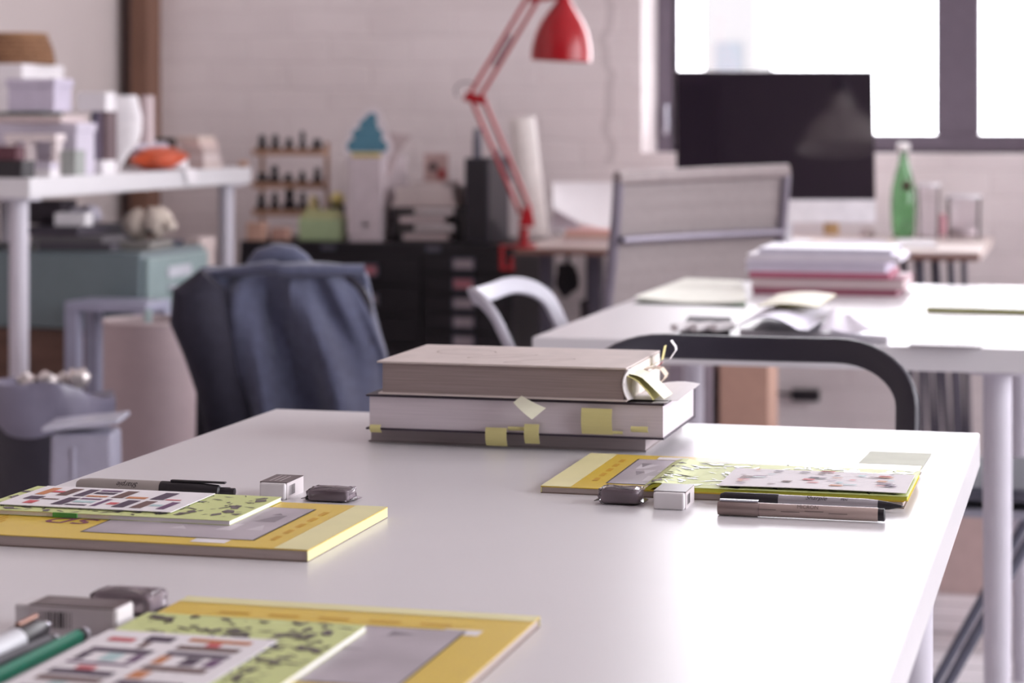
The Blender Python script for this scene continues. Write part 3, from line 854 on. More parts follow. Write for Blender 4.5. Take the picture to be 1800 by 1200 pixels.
def wrapped_eraser(label, c, L, W, H, rz, seed, amp=.0012):
    """grey putty eraser in crinkled clear wrap"""
    c = Vector(c); rnd = random.Random(seed)
    n = thing('putty_eraser', label, 'eraser', c, 'grey putty erasers in clear wrap')
    def surf(mb, sc, amp_):
        NU, NV = 24, 16; vs_, fs = [], []
        for j in range(NV + 1):
            t_ = PI * j / NV
            for i in range(NU):
                a = 2 * PI * i / NU
                x = math.copysign(abs(math.sin(t_) * math.cos(a)) ** .25, math.cos(a)) if j not in (0, NV) else 0
                y = math.copysign(abs(math.sin(t_) * math.sin(a)) ** .25, math.sin(a)) if j not in (0, NV) else 0
                z_ = -math.copysign(abs(math.cos(t_)) ** .4, math.cos(t_))
                jx = rnd.uniform(-1, 1) * amp_ * (1 if z_ > -.9 else 0)
                q = Vector((x * L / 2 * sc + jx, y * W / 2 * sc + jx, H / 2 + z_ * H / 2 * sc + (abs(jx) if z_ > -.5 else 0)))
                vs_.append(c + Matrix.Rotation(rz, 3, 'Z') @ q)
        for j in range(NV):
            for i in range(NU):
                i2 = (i + 1) % NU; fs.append([j * NU + i, j * NU + i2, (j + 1) * NU + i2, (j + 1) * NU + i])
        mb.add(vs_, fs)
    b = MB(n); surf(b, .93, 0); b.build('putty_block', M('grey_putty', (176, 166, 170), .6, var=.05), n, smooth=True)
    b = MB(n); surf(b, 1.0, amp)
    for sx in (-1, 1):
        pts = [c + Matrix.Rotation(rz, 3, 'Z') @ Vector((sx * L * .5, -W * .4, H * .25)), c + Matrix.Rotation(rz, 3, 'Z') @ Vector((sx * L * .5, W * .4, H * .25)),
               c + Matrix.Rotation(rz, 3, 'Z') @ Vector((sx * L * .60, W * .45, H * .12)), c + Matrix.Rotation(rz, 3, 'Z') @ Vector((sx * L * .60, -W * .45, H * .2))]
        b.prism(pts, (0, 0, .0006))
    b.build('wrapper', MATS.get('clear_wrap') or glass('clear_wrap', (240, 236, 240), rough=.16), n)
    ex = Matrix.Rotation(rz, 3, 'Z') @ Vector((1, 0, 0)); ey = Matrix.Rotation(rz, 3, 'Z') @ Vector((0, 1, 0))
    b = MB(n)
    for k in range(4):
        o = c + ey * (W * (.24 - .16 * k)) + Vector((0, 0, H + .0007))
        b.poly([o - ex * L * .36 - ey * .0006, o + ex * L * .3 - ey * .0006, o + ex * L * .3 + ey * .0006, o - ex * L * .36 + ey * .0006])
    b.build('printed_label', M('wrap_print', (150, 142, 146), .5), n)
    return n
# right place
p = T(1087, 888, TZ); wrapped_eraser('grey putty eraser in shiny wrap left of the white eraser on the right', (p.x, p.y + .012, TZ), .034, .024, .0125, 0, 3)
p = T(1166, 896, TZ); eraser('white eraser standing between the putty eraser and the two pens on the right', (p.x + .004, p.y + .0235, TZ), .045, .025, .0135, PI / 2 - .0, True, False, .12)
# left place
p = T(483, 880, TZ); eraser('white eraser in a dark sleeve behind the left yellow magazine', (p.x - .004, p.y + .026, TZ), .044, .0225, .0135, PI / 2, True, True, .08)
p = T(573, 884, TZ); wrapped_eraser('grey putty eraser in clear wrap behind the left yellow magazine', (p.x, p.y + .014, TZ), .038, .024, .010, 0, 8)
# bottom place
p = T(115, 1114, TZ); eraser('eraser box with a bar code at the bottom left corner', (p.x, p.y + .012, TZ), .068, .024, .0165, 0, True, True, .15)
p = T(185, 1090, TZ); wrapped_eraser('grey putty eraser in clear wrap behind the eraser with the bar code', (p.x + .004, p.y + .026, TZ), .044, .026, .0135, .0, 5)

def pen_axis(p, q): return (Vector(q) - Vector(p)).normalized(), (Vector(q) - Vector(p)).length
def marker(label, p, q, r, cap_end=True, body_m=None, name='marker_pen', words='Sharpie', flip=False):
    """p: tail end, q: cap end; lies on the table"""
    p, q = Vector(p), Vector(q); ax, L = pen_axis(p, q)
    n = thing(name, label, 'pen', ((p.x + q.x) / 2, (p.y + q.y) / 2, p.z - r), 'pens on the foreground table')
    body_m = body_m or M('grey_marker_barrel', (168, 160, 156), .35)
    MB(n).lathe(p, [(0, 0), (r * .55, .001), (r * .8, L * .025), (r * .97, L * .08), (r, L * .14), (r, L * .54)], 28, ax).build('barrel', body_m, n, smooth=True)
    MB(n).lathe(p, [(r * 1.02, L * .54), (r * 1.03, L * .545), (r * .98, L * .78), (r * .8, L * .90), (r * .55, L * .91), (r * .55, L * .965), (r * .48, L * .97), (r * .5, L * .995), (0, L)], 28, ax).build('cap', black_plastic, n, smooth=True)
    side = ax.cross(Vector((0, 0, 1))).normalized()
    up = Vector((0, 0, 1))
    c = MB(n); c0 = p + ax * L * .60 + up * r * 1.0
    c.prism([c0 - side * .002, c0 + side * .002, c0 + side * .002 + ax * L * .34, c0 - side * .002 + ax * L * .34], up * .0016)
    c.build('clip', black_plastic, n, bevel=.0004)
    w = MB(n)
    # lettering wrapped on the barrel as a flat label just proud of the near side
    vx = (P(900, 0, 2) - P(900, 0, 1)).normalized()
    nr_ = (-vx + Vector((0, 0, .6))); nr_ = (nr_ - ax * nr_.dot(ax)).normalized()
    ey = nr_.cross(ax).normalized()
    e1 = ax
    if ey.z < 0: ey = -ey
    if flip: e1, ey = -e1, -ey
    if (e1.cross(ey)).dot(nr_) < 0: e1 = -e1
    o = p + ax * L * .34 + nr_ * (r * 1.02) - ey * r * .30
    w.text(words, o, e1, ey, r * 1.0, 0, shear=.35)
    w.build('lettering', ink, n)
    return n
# left marker
zc = TZ + .0063
p = T(131, 853, zc); q = T(417, 863, zc)
yy = (p.y + q.y) / 2
marker('grey and black marker behind the left leaflet', (p.x, yy, zc), (q.x, yy, zc), .0063, flip=True)
# right pens
def felt_pen(label, p, q, r):
    p, q = Vector(p), Vector(q); ax, L = pen_axis(p, q)
    n = thing('fineliner_pen', label, 'pen', ((p.x + q.x) / 2, (p.y + q.y) / 2, p.z - r), 'pens on the foreground table')
    tan_b = M('beige_pen_barrel', (176, 156, 150), .3, .2)
    MB(n).lathe(p, [(0, 0), (r * .9, .0006), (r, .002), (r, L * .24), (r * .95, L * .245), (r * .95, L * .255)], 28, ax).build('cap', M('taupe_pen_cap', (150, 132, 128), .25, .3), n, smooth=True)
    MB(n).lathe(p, [(r * .93, L * .255), (r * .93, L * .945), (r * .88, L * .95)], 28, ax).build('barrel', tan_b, n, smooth=True)
    MB(n).lathe(p, [(r * .86, L * .95), (r * .86, L * .985), (r * .7, L * .99), (0, L * .992)], 28, ax).build('end_plug', black_plastic, n, smooth=True)
    s = ax.cross(Vector((0, 0, 1))).normalized(); c0 = p + ax * .002 + Vector((0, 0, r))
    MB(n).prism([c0 - s * .002, c0 + s * .002, c0 + s * .002 + ax * L * .23, c0 - s * .002 + ax * L * .23], (0, 0, .0014)).build('clip', chrome, n, bevel=.0003)
    w = MB(n); fwd = Vector((SN, -CS, 0)) * 1.0 + Vector((0, 0, .55)); nr_ = (fwd - ax * fwd.dot(ax)).normalized(); ey = nr_.cross(ax); 
    if ey.z < 0: ey = -ey
    e1 = ax if ax.cross(ey).dot(nr_) > 0 else -ax
    o = p + ax * L * .60 + nr_ * r * .97
    w.text('MICRON', o + ey * r * .05 - ax * L * .06, e1, ey, r * .75)
    for k in range(4):
        oo = o - ey * r * (.35 + .2 * (k % 2)) + ax * L * (-.3 + .14 * k)
        w.poly([oo - ax * L * .055, oo + ax * L * .055, oo + ax * L * .055 + ey * r * .1, oo - ax * L * .055 + ey * r * .1])
    w.build('lettering', M('pen_print', (96, 82, 80), .5), n)
zc = TZ + .0058
p = T(1261, 892, zc); q = T(1559, 905, zc)
yy = (p.y + q.y) / 2
felt_pen('beige fineliner with a chrome clip nearest of the two pens on the right', (p.x, yy, zc), (q.x, yy, zc), .0057)
def ball_pen(label, p, q, r):
    p, q = Vector(p), Vector(q); ax, L = pen_axis(p, q)
    n = thing('felt_tip_pen', label, 'pen', ((p.x + q.x) / 2, (p.y + q.y) / 2, p.z - r), 'pens on the foreground table')
    MB(n).lathe(p, [(0, 0), (r * .7, .0006), (r * .95, .004), (r * 1.02, L * .32), (r * .9, L * .325)], 24, ax).build('grip_end', black_plastic, n, smooth=True)
    MB(n).lathe(p, [(r * .93, L * .32), (r * .93, L * .80), (r * .8, L * .86)], 24, ax).build('barrel', M('silver_barrel', (176, 172, 178), .3, .4), n, smooth=True)
    MB(n).lathe(p, [(r * .8, L * .86), (r * .6, L * .92), (r * .2, L * .98), (0, L)], 24, ax).build('tip', black_plastic, n, smooth=True)
    w = MB(n); up = Vector((0, 0, 1)); s = up.cross(ax).normalized()
    fwd = Vector((SN, -CS, 0)) + Vector((0, 0, 1.1)); nr_ = (fwd - ax * fwd.dot(ax)).normalized(); ey = nr_.cross(ax)
    if ey.z < 0: ey = -ey
    e1 = ax if ax.cross(ey).dot(nr_) > 0 else -ax
    w.text('Sharpie', p + ax * L * .53 + nr_ * r * .96 - ey * r * .3, e1, ey, r * 1.15, shear=.35); w.text('PEN', p + ax * L * .68 + nr_ * r * .96 - ey * r * .2, e1, ey, r * .6)
    w.build('lettering', ink, n)
p = T(1261, 879, TZ + .0052); q = T(1592, 886, TZ + .0052); yy = (p.y + q.y) / 2
ball_pen('dark slim pen with a pointed tip behind the beige fineliner', (p.x, yy + .004, TZ + .0052), (q.x, yy - .001, TZ + .0052), .005)
# bottom left pens
p = P(-40, 1172, 1.24); q = T(80, 1098, TZ + .008)
def white_marker():
    zc_ = TZ + .0085; p = T(-60, 1168, zc_); q = T(82, 1101, zc_); r = .0078; ax, L = pen_axis(p, q)
    n = thing('marker_pen', 'white and black marker cut by the bottom left edge', 'pen', ((p.x + q.x) / 2, (p.y + q.y) / 2, TZ), 'pens on the foreground table')
    MB(n).lathe(p, [(0, 0), (r, .002), (r, L * .60)], 24, ax).build('barrel', M('pale_marker_barrel', (200, 200, 206), .35), n, smooth=True)
    MB(n).lathe(p, [(r * 1.03, L * .60), (r * 1.03, L * .80), (r * .7, L * .93), (r * .55, L * .935)], 24, ax).build('cap', black_plastic, n, smooth=True)
    MB(n).lathe(p, [(r * .55, L * .935), (r * .5, L * .99), (0, L)], 24, ax).build('tip', chrome, n, smooth=True)
    MB(n).tube([p + ax * L * .62 + Vector((0, 0, r * 1.15)), p + ax * L * .86 + Vector((0, 0, r * 1.2))], .0016, 8).build('clip', M('copper_clip', (150, 110, 96), .3, .6), n)
white_marker()
def pencil(label, u0, v0, u1, v1, m, name='pencil', r=.0046, ferr=True):
    zc_ = TZ + r + .0002; p = T(u0, v0, zc_); q = T(u1, v1, zc_); ax, L = pen_axis(p, q)
    n = thing(name, label, 'pencil', ((p.x + q.x) / 2, (p.y + q.y) / 2, TZ), 'pencils at the bottom left')
    MB(n).lathe(p, [(0, 0), (.0006, .001), (r * .95, .018), (r, .02), (r, L * .93)], 6, ax).build('barrel', m, n)
    MB(n).lathe(p, [(r * .9, L * .93), (r * .95, L * .95), (r * .9, L * .97)], 20, ax).build('ferrule', black_plastic, n, smooth=True)
    MB(n).lathe(p, [(r * .86, L * .97), (r * .84, L * .995), (0, L)], 20, ax).build('end_cap', M('grey_cap', (188, 186, 194), .4), n, smooth=True)
pencil('green pencil pointing to the bottom left corner', -70, 1222, 150, 1112, M('green_lacquer', (8, 118, 92), .4, var=.03))
pencil('dark grey pencil between the green pencil and the marker', -70, 1195, 96, 1124, M('grey_lacquer', (92, 92, 98), .35))

# ------------------------------------------------------------------ rear table things
def books_rear():
    specs = [  # u0 u1 vtop vbot cover pages label
        (1322, 1575, 508, 518, (150, 88, 106), None, 'crimson folder at the bottom of the stack on the rear table'),
        (1318, 1588, 488, 508, None, (208, 190, 192), 'thick pale book with a crimson cover low in the rear stack'),
        (1316, 1562, 478, 488, (176, 100, 122), None, 'rose notebook in the middle of the rear stack'),
        (1308, 1555, 458, 478, None, (200, 194, 210), 'lilac white block of paper high in the rear stack'),
        (1312, 1582, 447, 458, None, (214, 208, 218), 'white loose magazines near the top of the rear stack'),
        (1330, 1566, 437, 447, None, (196, 192, 206), 'topmost grey white brochure of the rear stack')]
    Zs = 4.02
    zb = TZ
    k = 0
    base = T(1445, 519, TZ); Zs = -base.x * SN + base.y * CS
    for u0, u1, v0, v1, cv, pg, lab in specs:
        h = (v1 - v0) / F * Zs
        a, b_ = at(u0, Zs, 0), at(u1, Zs, 0)
        cx, w = (a.x + b_.x) / 2, (u1 - u0) / F * Zs * 1.0
        y_ = base.y + (.0, .004, .0, .006, .002, .008)[k]
        n = thing('book', lab, 'book', (cx, y_ + .1, zb), 'stack of books on the rear table')
        if pg:
            e = .0022
            MB(n).span((cx - w / 2 + .002, y_ + .002, zb + e), (cx + w / 2 - .002, y_ + .198, zb + h - e)).build('pages', M('pages_%d_%d_%d' % pg, pg, .8, var=.1, scale=60, stretch=(.3, .3, 16)), n)
            c = (150, 88, 106) if k == 1 else tuple(min(255, q + 14) for q in pg)
            b = MB(n); b.span((cx - w / 2, y_, zb), (cx + w / 2, y_ + .2, zb + e)); b.span((cx - w / 2, y_, zb + h - e), (cx + w / 2, y_ + .2, zb + h)); b.span((cx - w / 2, y_ + .198, zb + e), (cx + w / 2, y_ + .2, zb + h - e))
            b.build('cover', M('cover_%d_%d_%d' % c, c, .5), n)
        else:
            MB(n).span((cx - w / 2, y_, zb), (cx + w / 2, y_ + .2, zb + h)).build('cover', M('cover_%d_%d_%d' % cv, cv, .5, var=.05), n, bevel=.0015)
        zb += h; k += 1
books_rear()
def bent_paper(name, label, cat, pts, zlift, m, th=.0006, group=None, mu=None):
    """pts: four ground points fl fr br bl; zlift(s,t)"""
    fl_, fr_, br_, bl_ = [Vector(p) for p in pts]
    b = MB(); b.sheet(lambda s, t_: fl_.lerp(fr_, s).lerp(bl_.lerp(br_, s), t_) + Vector((0, 0, zlift(s, t_))), 24, 10, th, m=0, m_under=1)
    return b.build(name, [m, mu or m], tag=(label, cat, group), smooth=True)
e = .0012
pad = thing('paper_pad', 'open white paper pad with a curled front edge left of the rear book stack', 'paper pad', T(1220, 525, TZ))
pq = [T(u, v, TZ) for u, v in ((1116, 533), (1312, 540), (1304, 498), (1206, 494))]
pb = MB(pad); pb.sheet(lambda s, t_: pq[0].lerp(pq[1], s).lerp(pq[3].lerp(pq[2], s), t_) + Vector((0, 0, .006 + .006 * (abs(2 * s - 1) ** 2) * (1 - t_))), 20, 8, .0035)
pb.build('pages', M('cream_white_paper', (238, 240, 228), .7), pad)
pb = MB(pad); pb.prism([p + Vector((0, 0, .0002)) for p in pq], (0, 0, .0012)); pb.build('back_cover', M('grey_green_board', (150, 166, 150), .7), pad)
# papers behind the black chair
q = [T(u, v, TZ + .001) for u, v in ((1300, 590), (1560, 603), (1572, 572), (1360, 562))]
b = MB(); b.prism(q, (0, 0, .010)); b.build('magazine', M('white_glossy_block', (226, 224, 230), .4), tag=('white glossy magazine under the curled papers on the rear table', 'magazine'))
q = [T(u, v, TZ + .012) for u, v in ((1295, 588), (1420, 596), (1470, 560), (1345, 555))]
bent_paper('brochure', 'navy edged brochure bulging upward behind the black chair', 'brochure', q, lambda s, t_: .012 + .015 * math.sin(PI * min(1, s * 1.15)) * (1 - .3 * t_), M('lilac_paper', (212, 208, 224), .6), .0012, mu=M('navy_print', (58, 56, 76), .5))
q = [T(u, v, TZ + .016) for u, v in ((1330, 570), (1436, 572), (1470, 548), (1370, 546))]
bent_paper('leaflet', 'olive edged leaflet on top of the curled papers on the rear table', 'leaflet', q, lambda s, t_: .027 + .004 * math.sin(PI * s), M('cream_leaflet', (232, 228, 208), .6), .0016, mu=M('olive_print', (150, 142, 70), .6))
q = [T(u, v, TZ + .012) for u, v in ((1440, 596), (1540, 599), (1500, 571), (1462, 568))]
bent_paper('paper_sheet', 'lilac white loose sheets fanned beside the navy edged brochure', 'paper', q, lambda s, t_: .012 + .009 * (1 - s) * t_ + .002 * math.sin(9 * s), paper_lilac, .0008)
# pencil case with three white erasers
q = [T(u, v, TZ + .001) for u, v in ((1195, 590), (1282, 592), (1286, 568), (1210, 566))]
b = MB(); b.prism(q, (0, 0, .010)); b.build('pencil_case', charcoal, bevel=.002, tag=('dark grey pencil tray behind the black chair', 'tray'))
for k, (u, lab) in enumerate(((1202, 'leftmost of three white erasers on the dark pencil tray'), (1236, 'middle of three white erasers on the dark pencil tray'), (1270, 'rightmost of three white erasers on the dark pencil tray'))):
    p = T(u, 580, TZ + .0115)
    b = MB(); b.box((p.x, p.y, TZ + .0165), (.014, .045, .010), rz=-.5); b.build('eraser', rubber, bevel=.002, tag=(lab, 'eraser', 'white erasers on the rear table'))
# magazine on the right of the rear table
q = [T(u, v, TZ + .001) for u, v in ((1628, 548), (1830, 553), (1838, 531), (1640, 529))]
n = thing('magazine', 'pale magazine with an olive edge at the right of the rear table', 'magazine', q[0])
MB(n).prism(q, (0, 0, .007)).build('pages', M('olive_edge_pages', (150, 150, 84), .7), n)
MB(n).prism([p + Vector((0, 0, .0071)) for p in q], (0, 0, .0012)).build('cover', M('pale_cover', (220, 222, 218), .4), n)
q = [T(u, v, TZ + .0008) for u, v in ((1598, 609), (1724, 613), (1728, 608), (1602, 604))]
b = MB(); b.prism(q, (0, 0, .003)); b.build('ruler', M('grey_ruler', (176, 170, 174), .4), tag=('thin grey ruler near the front edge of the rear table', 'ruler'))

# ------------------------------------------------------------------ office chair with ribbed back
def office_chair():
    Lp = at(1062, 4.86, 0); Rp = at(1364, 5.06, 0)
    c = (Lp + Rp) / 2
    n = thing('office_chair', 'grey ribbed office chair in front of the far desk', 'chair', (c.x, c.y, 0))
    ex = (Rp - Lp).normalized(); ey = Vector((-ex.y, ex.x, 0)); W = (Rp - Lp).length
    up = Vector((0, 0, 1))
    def back(s, t_):   # s across, t 0 bottom..1 top; seat lies beyond, toward the desk
        z = .46 + .458 * t_
        y = .06 * (1 - t_) ** 2 - .03 * math.sin(PI * t_) * 0 + .02 * math.sin(PI * s)
        return Lp + ex * W * (.035 + .93 * s) + ey * (-.05 * t_ + y) + up * (z + .012 * s * t_)
    b = MB(n)
    nv = 150
    def ribbed(s, t_):
        p = back(s, t_); return p - ey * (.0012 * abs(math.sin(t_ * PI * 13)))
    b.sheet(ribbed, 12, nv, .006); b.build('backrest', M('grey_mesh_fabric', (156, 146, 146), .8, var=.06, scale=90), n, smooth=True)
    al = M('polished_aluminium', (140, 134, 146), .35, .6)
    for s in (-.02, 1.02):
        f = MB(n); f.tube([back(s, k / 12) for k in range(13)], .012, 12); f.build('side_rail', al, n, smooth=True)
    f = MB(n); f.tube([back(k / 8 * 1.06 - .03, 1.0) + up * .006 for k in range(9)], .016, 14); f.build('top_rail', M('top_rail_grey', (160, 148, 148), .5), n, smooth=True)
    f = MB(n); f.tube([back(k / 8, .72) - ey * .02 for k in range(9)], .010, 12); f.build('cross_bar', al, n, smooth=True)
    s = MB(n)
    s.sheet(lambda a, t_: Lp + ex * W * (.04 + .92 * a) + ey * (.02 + .44 * t_) + up * (.455 - .02 * math.sin(PI * t_)), 8, 20, .012)
    s.build('seat', MATS['grey_mesh_fabric'], n, smooth=True)
    cc = c + ey * .22
    f = MB(n); f.lathe((cc.x, cc.y, .12), [(.028, 0), (.028, .18), (.018, .18), (.018, .33)], 20); f.build('column', al, n, smooth=True)
    for k in range(5):
        a = 2 * PI * k / 5 + .3
        d = Vector((math.cos(a), math.sin(a), 0))
        f = MB(n); f.tube([cc + up * .13, cc + d * .15 + up * .11, cc + d * .29 + up * .075], [.022, .017, .012], 10); fo = f.build('base_leg', al, n, smooth=True)
        w = MB(n); side = Vector((-d.y, d.x, 0)); w.lathe(cc + d * .29 + up * .027 - side * .012, [(.024, 0), (.027, .004), (.027, .020), (.024, .024)], 18, side); w.build('caster', black_plastic, fo, smooth=True)
office_chair()

# ------------------------------------------------------------------ far desk
DY0, DY1, DZ = 5.45, 6.2, .734
dx0 = Wy(905, 430, DY0).x; dx1 = Wy(1722, 440, DY0).x
def desk():
    n = thing('desk', 'far wooden desk under the window carrying monitor, bottle and red lamp', 'desk', ((dx0 + dx1) / 2, (DY0 + DY1) / 2, 0))
    b = MB(n); b.span((dx0, DY0, DZ - .022), (dx1, DY1, DZ), m=0)
    b.span((dx0, DY0 - .002, DZ - .022), (dx1, DY0, DZ - .008), m=1)
    b.build('desktop', [M('pale_desk_top', (222, 206, 200), .45, var=.04), M('brown_desk_edge', (126, 92, 82), .6)], n)
    dk = M('dark_leg_steel', (82, 78, 90), .45, .4)
    for x in (dx1 - .19, dx1 - .11):
        for y in (DY0 + .1, DY1 - .1):
            l = MB(n); l.tube([(x, y, DZ - .022), (x + .045, y - .0, 0)], .009, 10); l.tube([(x + .035, y, DZ - .022), (x + .055, y, 0)], .009, 10); l.build('leg', dk, n, smooth=True)
    for x in (dx0 + .06, dx0 + .19):
        for y in (DY0 + .1, DY1 - .12):
            l = MB(n); l.box((x, y, (DZ - .022) / 2), (.028, .035, DZ - .022)); l.build('leg', dk, n)
    l = MB(n); l.span((dx0 + .06, DY0 + .09, .30), (dx0 + .19, DY0 + .11, .34)); l.build('stretcher', dk, n)
desk()
def on_desk(u, v): return T(u, v, DZ)

def monitor():
    Z = 5.72
    C = P(1363, 238, Z)
    n = thing('computer_monitor', 'large dark flat monitor on the far desk in front of the window', 'monitor', (C.x, C.y + .05, DZ))
    ax = Vector((CS, SN, 0))                    # screen runs square to the view
    tilt = math.radians(5.5)
    up = Vector((-SN * math.sin(tilt), CS * math.sin(tilt), math.cos(tilt)))
    nrm = up.cross(ax) * -1                     # toward the viewer
    if nrm.dot(Vector((SN, -CS, 0))) < 0: nrm = -nrm
    w = (1537 - 1189) / F * Z; h = (350 - 125) / F * Z / math.cos(tilt); ch = .058
    def quad(a0, a1, b0, b1, d0, d1, mb, m=None):
        mb.prism([C + ax * a0 + up * b0 - nrm * d0, C + ax * a1 + up * b0 - nrm * d0, C + ax * a1 + up * b1 - nrm * d0, C + ax * a0 + up * b1 - nrm * d0], -nrm * (d1 - d0), m)
    b = MB(n); quad(-w / 2, w / 2, -h / 2 - ch, h / 2 + .003, .002, .012, b); quad(-w / 2 + .05, w / 2 - .05, -h / 2, h / 2 - .05, .012, .035, b); b.build('casing', M('silver_aluminium', (236, 234, 238), .4, .1), n, bevel=.002)
    b = MB(n); quad(-w / 2, w / 2, -h / 2 - ch, -h / 2, .0, .002, b); b.build('chin', MATS['silver_aluminium'], n)
    b = MB(n); quad(-w / 2, w / 2, -h / 2, h / 2, 0, .002, b); b.build('screen', M('black_screen_glass', (34, 26, 38), .04, var=.02, spec=1.0), n)
    foot = MB(n)
    bc_ = C - up * (h / 2 + ch) ; base_z = DZ
    fc = Vector((C.x, C.y, DZ)) - nrm * .08; fc.z = DZ
    foot.prism([fc + ax * a + Vector((-SN, CS, 0)) * d for a, d in ((-.1, -.1), (.1, -.1), (.1, .08), (-.1, .08))], (0, 0, .005))
    foot.build('foot', MATS['silver_aluminium'], n, bevel=.001)
    neck = MB(n); a0 = Vector((fc.x, fc.y, DZ + .004)) + Vector((-SN, CS, 0)) * .07; a1 = C - nrm * .03 - up * .05
    neck.prism([a0 - ax * .06, a0 + ax * .06, a0 + ax * .06 + Vector((0, 0, 0)) + Vector((-SN, CS, 0)) * .006, a0 - ax * .06 + Vector((-SN, CS, 0)) * .006], a1 - a0)
    neck.build('neck', MATS['silver_aluminium'], n)
    return C, ax, up, nrm
MC, MAX_, MUP, MN = monitor()
# hanging dome lamp in the room, mirrored by the dark screen
def pendant():
    cam_p = Vector((0, 0, HC))
    d = (P(1480, 232, 3) - cam_p).normalized()
    t = (MC - cam_p).dot(MN) / d.dot(MN); hit = cam_p + d * t
    r = d - MN * 2 * d.dot(MN)
    pos = hit + r * 4.1
    n = thing('pendant_lamp', 'grey dome pendant lamp hanging in the room, mirrored in the dark monitor', 'lamp', (pos.x, pos.y, pos.z - .12))
    b = MB(n)
    prof = [(.036, .17), (.045, .13), (.05, .10), (.10, .07), (.15, .02), (.175, -.04), (.20, -.07), (.203, -.075), (.196, -.072), (.17, -.04), (.145, .018), (.095, .062), (.04, .09)]
    b.lathe((pos.x, pos.y, pos.z), prof, 40, caps=False); b.build('shade', M('dome_grey_enamel', (236, 224, 220), .4), n, smooth=True)
    MB(n).lathe((pos.x, pos.y, pos.z + .16), [(.03, 0), (.03, .06), (.01, .08)], 20).build('socket', black_plastic, n, smooth=True)
    MB(n).tube([(pos.x, pos.y, pos.z + .23), (pos.x, pos.y, RZ)], .004, 8).build('cord', black_plastic, n)
    MB(n).lathe((pos.x, pos.y, pos.z - .03), [(0, -.03), (.022, -.022), (.03, 0), (.022, .03), (.014, .05), (.014, .09)], 16).build('bulb', M('opal_bulb', (235, 232, 228), .3), n, smooth=True)
pendant()

# red balanced-arm lamp
def red_lamp():
    Z = 5.52
    n = thing('desk_lamp', 'red balanced-arm lamp clamped to the left end of the far desk', 'lamp', at(918, Z, DZ))
    Q = lambda u, v, dz=0: P(u, v, Z + dz)
    px = Z / F
    el = (826, 168); 
    def rods(a, b, off, name):
        for s in (-1, 1):
            d = Vector((b[0] - a[0], b[1] - a[1])).normalized(); nx, ny = -d.y * off * s, d.x * off * s
            r = MB(n); r.tube([Q(a[0] + nx, a[1] + ny), Q(b[0] + nx, b[1] + ny)], .0052, 10); r.build(name, red_paint, n, smooth=True)
    rods((924, 372), (838, 172), 10, 'lower_arm')
    rods((836, 166), (940, -8), 9, 'upper_arm')
    j = MB(n); j.prism([Q(*q, -.012) for q in ((812, 176), (822, 160), (856, 172), (848, 184))], Vector((-SN, CS, 0)) * .024); j.build('elbow_joint', M('dark_red_joint', (150, 14, 26), .35), n, bevel=.002)
    j = MB(n); j.prism([Q(*q, -.012) for q in ((930, 4), (935, -14), (975, -12), (985, -2))], Vector((-SN, CS, 0)) * .024); j.build('head_joint', MATS['dark_red_joint'], n, bevel=.002)
    for (a, b_) in (((900, 318), (872, 262)), ((868, 116), (898, 62))):
        s = MB(n); pa, pb = Q(*a), Q(*b_); pts = []
        ax = (pb - pa).normalized(); e1 = ax.cross(Vector((SN, -CS, 0))).normalized(); e2 = ax.cross(e1)
        for k in range(80): pts.append(pa.lerp(pb, k / 79) + (e1 * math.cos(k * 1.0) + e2 * math.sin(k * 1.0)) * .006)
        s.tube(pts, .0014, 6); s.build('spring', grey_metal, n)
    # cable loop at the elbow
    k_ = MB(n); k_.tube([Q(826 + 20 * math.cos(a) - 6, 160 + 20 * math.sin(a) * -.8) for a in [x * .35 for x in range(1, 12)]], .0018, 6); k_.build('cable', charcoal, n)
    b = MB(n); b.prism([Q(*q, -.016) for q in ((912, 398), (918, 372), (930, 352), (936, 372), (940, 398))], Vector((-SN, CS, 0)) * .03); b.build('base_bracket', red_paint, n, bevel=.003)
    cb = at(921, Z, 0)
    b = MB(n); b.lathe((cb.x, cb.y, DZ), [(.03, 0), (.03, .01), (.012, .014), (.012, .05)], 20); b.build('swivel', MATS['dark_red_joint'], n, smooth=True)
    b = MB(n); x = dx0 - .012
    b.span((x + .001, cb.y - .008, DZ - .05), (x + .010, cb.y + .008, DZ + .008)); b.span((x + .001, cb.y - .010, DZ), (x + .04, cb.y + .010, DZ + .006)); b.span((x + .001, cb.y - .008, DZ - .056), (x + .036, cb.y + .008, DZ - .048)); b.span((x + .026, cb.y - .004, DZ - .048), (x + .034, cb.y + .004, DZ - .023))
    b.build('clamp', red_paint, n, bevel=.002)
    c = Q(986, 107)
    prof_px = [(53, 0), (53, 14), (51, 30), (46, 50), (38, 68), (28, 84), (18, 97), (11, 108), (10, 124), (12, 130), (12, 160)]
    outer = [(r * px, h * px) for r, h in prof_px]
    inner = [(max(.001, r * px - .003), h * px) for r, h in prof_px[-3::-1]]
    sh = MB(n); sh.lathe(c, outer + inner, 44, (0.05 * CS, .05 * SN, 1), caps=False); sh.build('lamp_shade', red_paint, n, smooth=True)
    MB(n).lathe(c + Vector((0, 0, .03)), [(0, -.005), (.02, 0), (.026, .02), (.018, .045), (.012, .06), (.012, .11)], 18).build('bulb', MATS['opal_bulb'], n, smooth=True)
red_lamp()

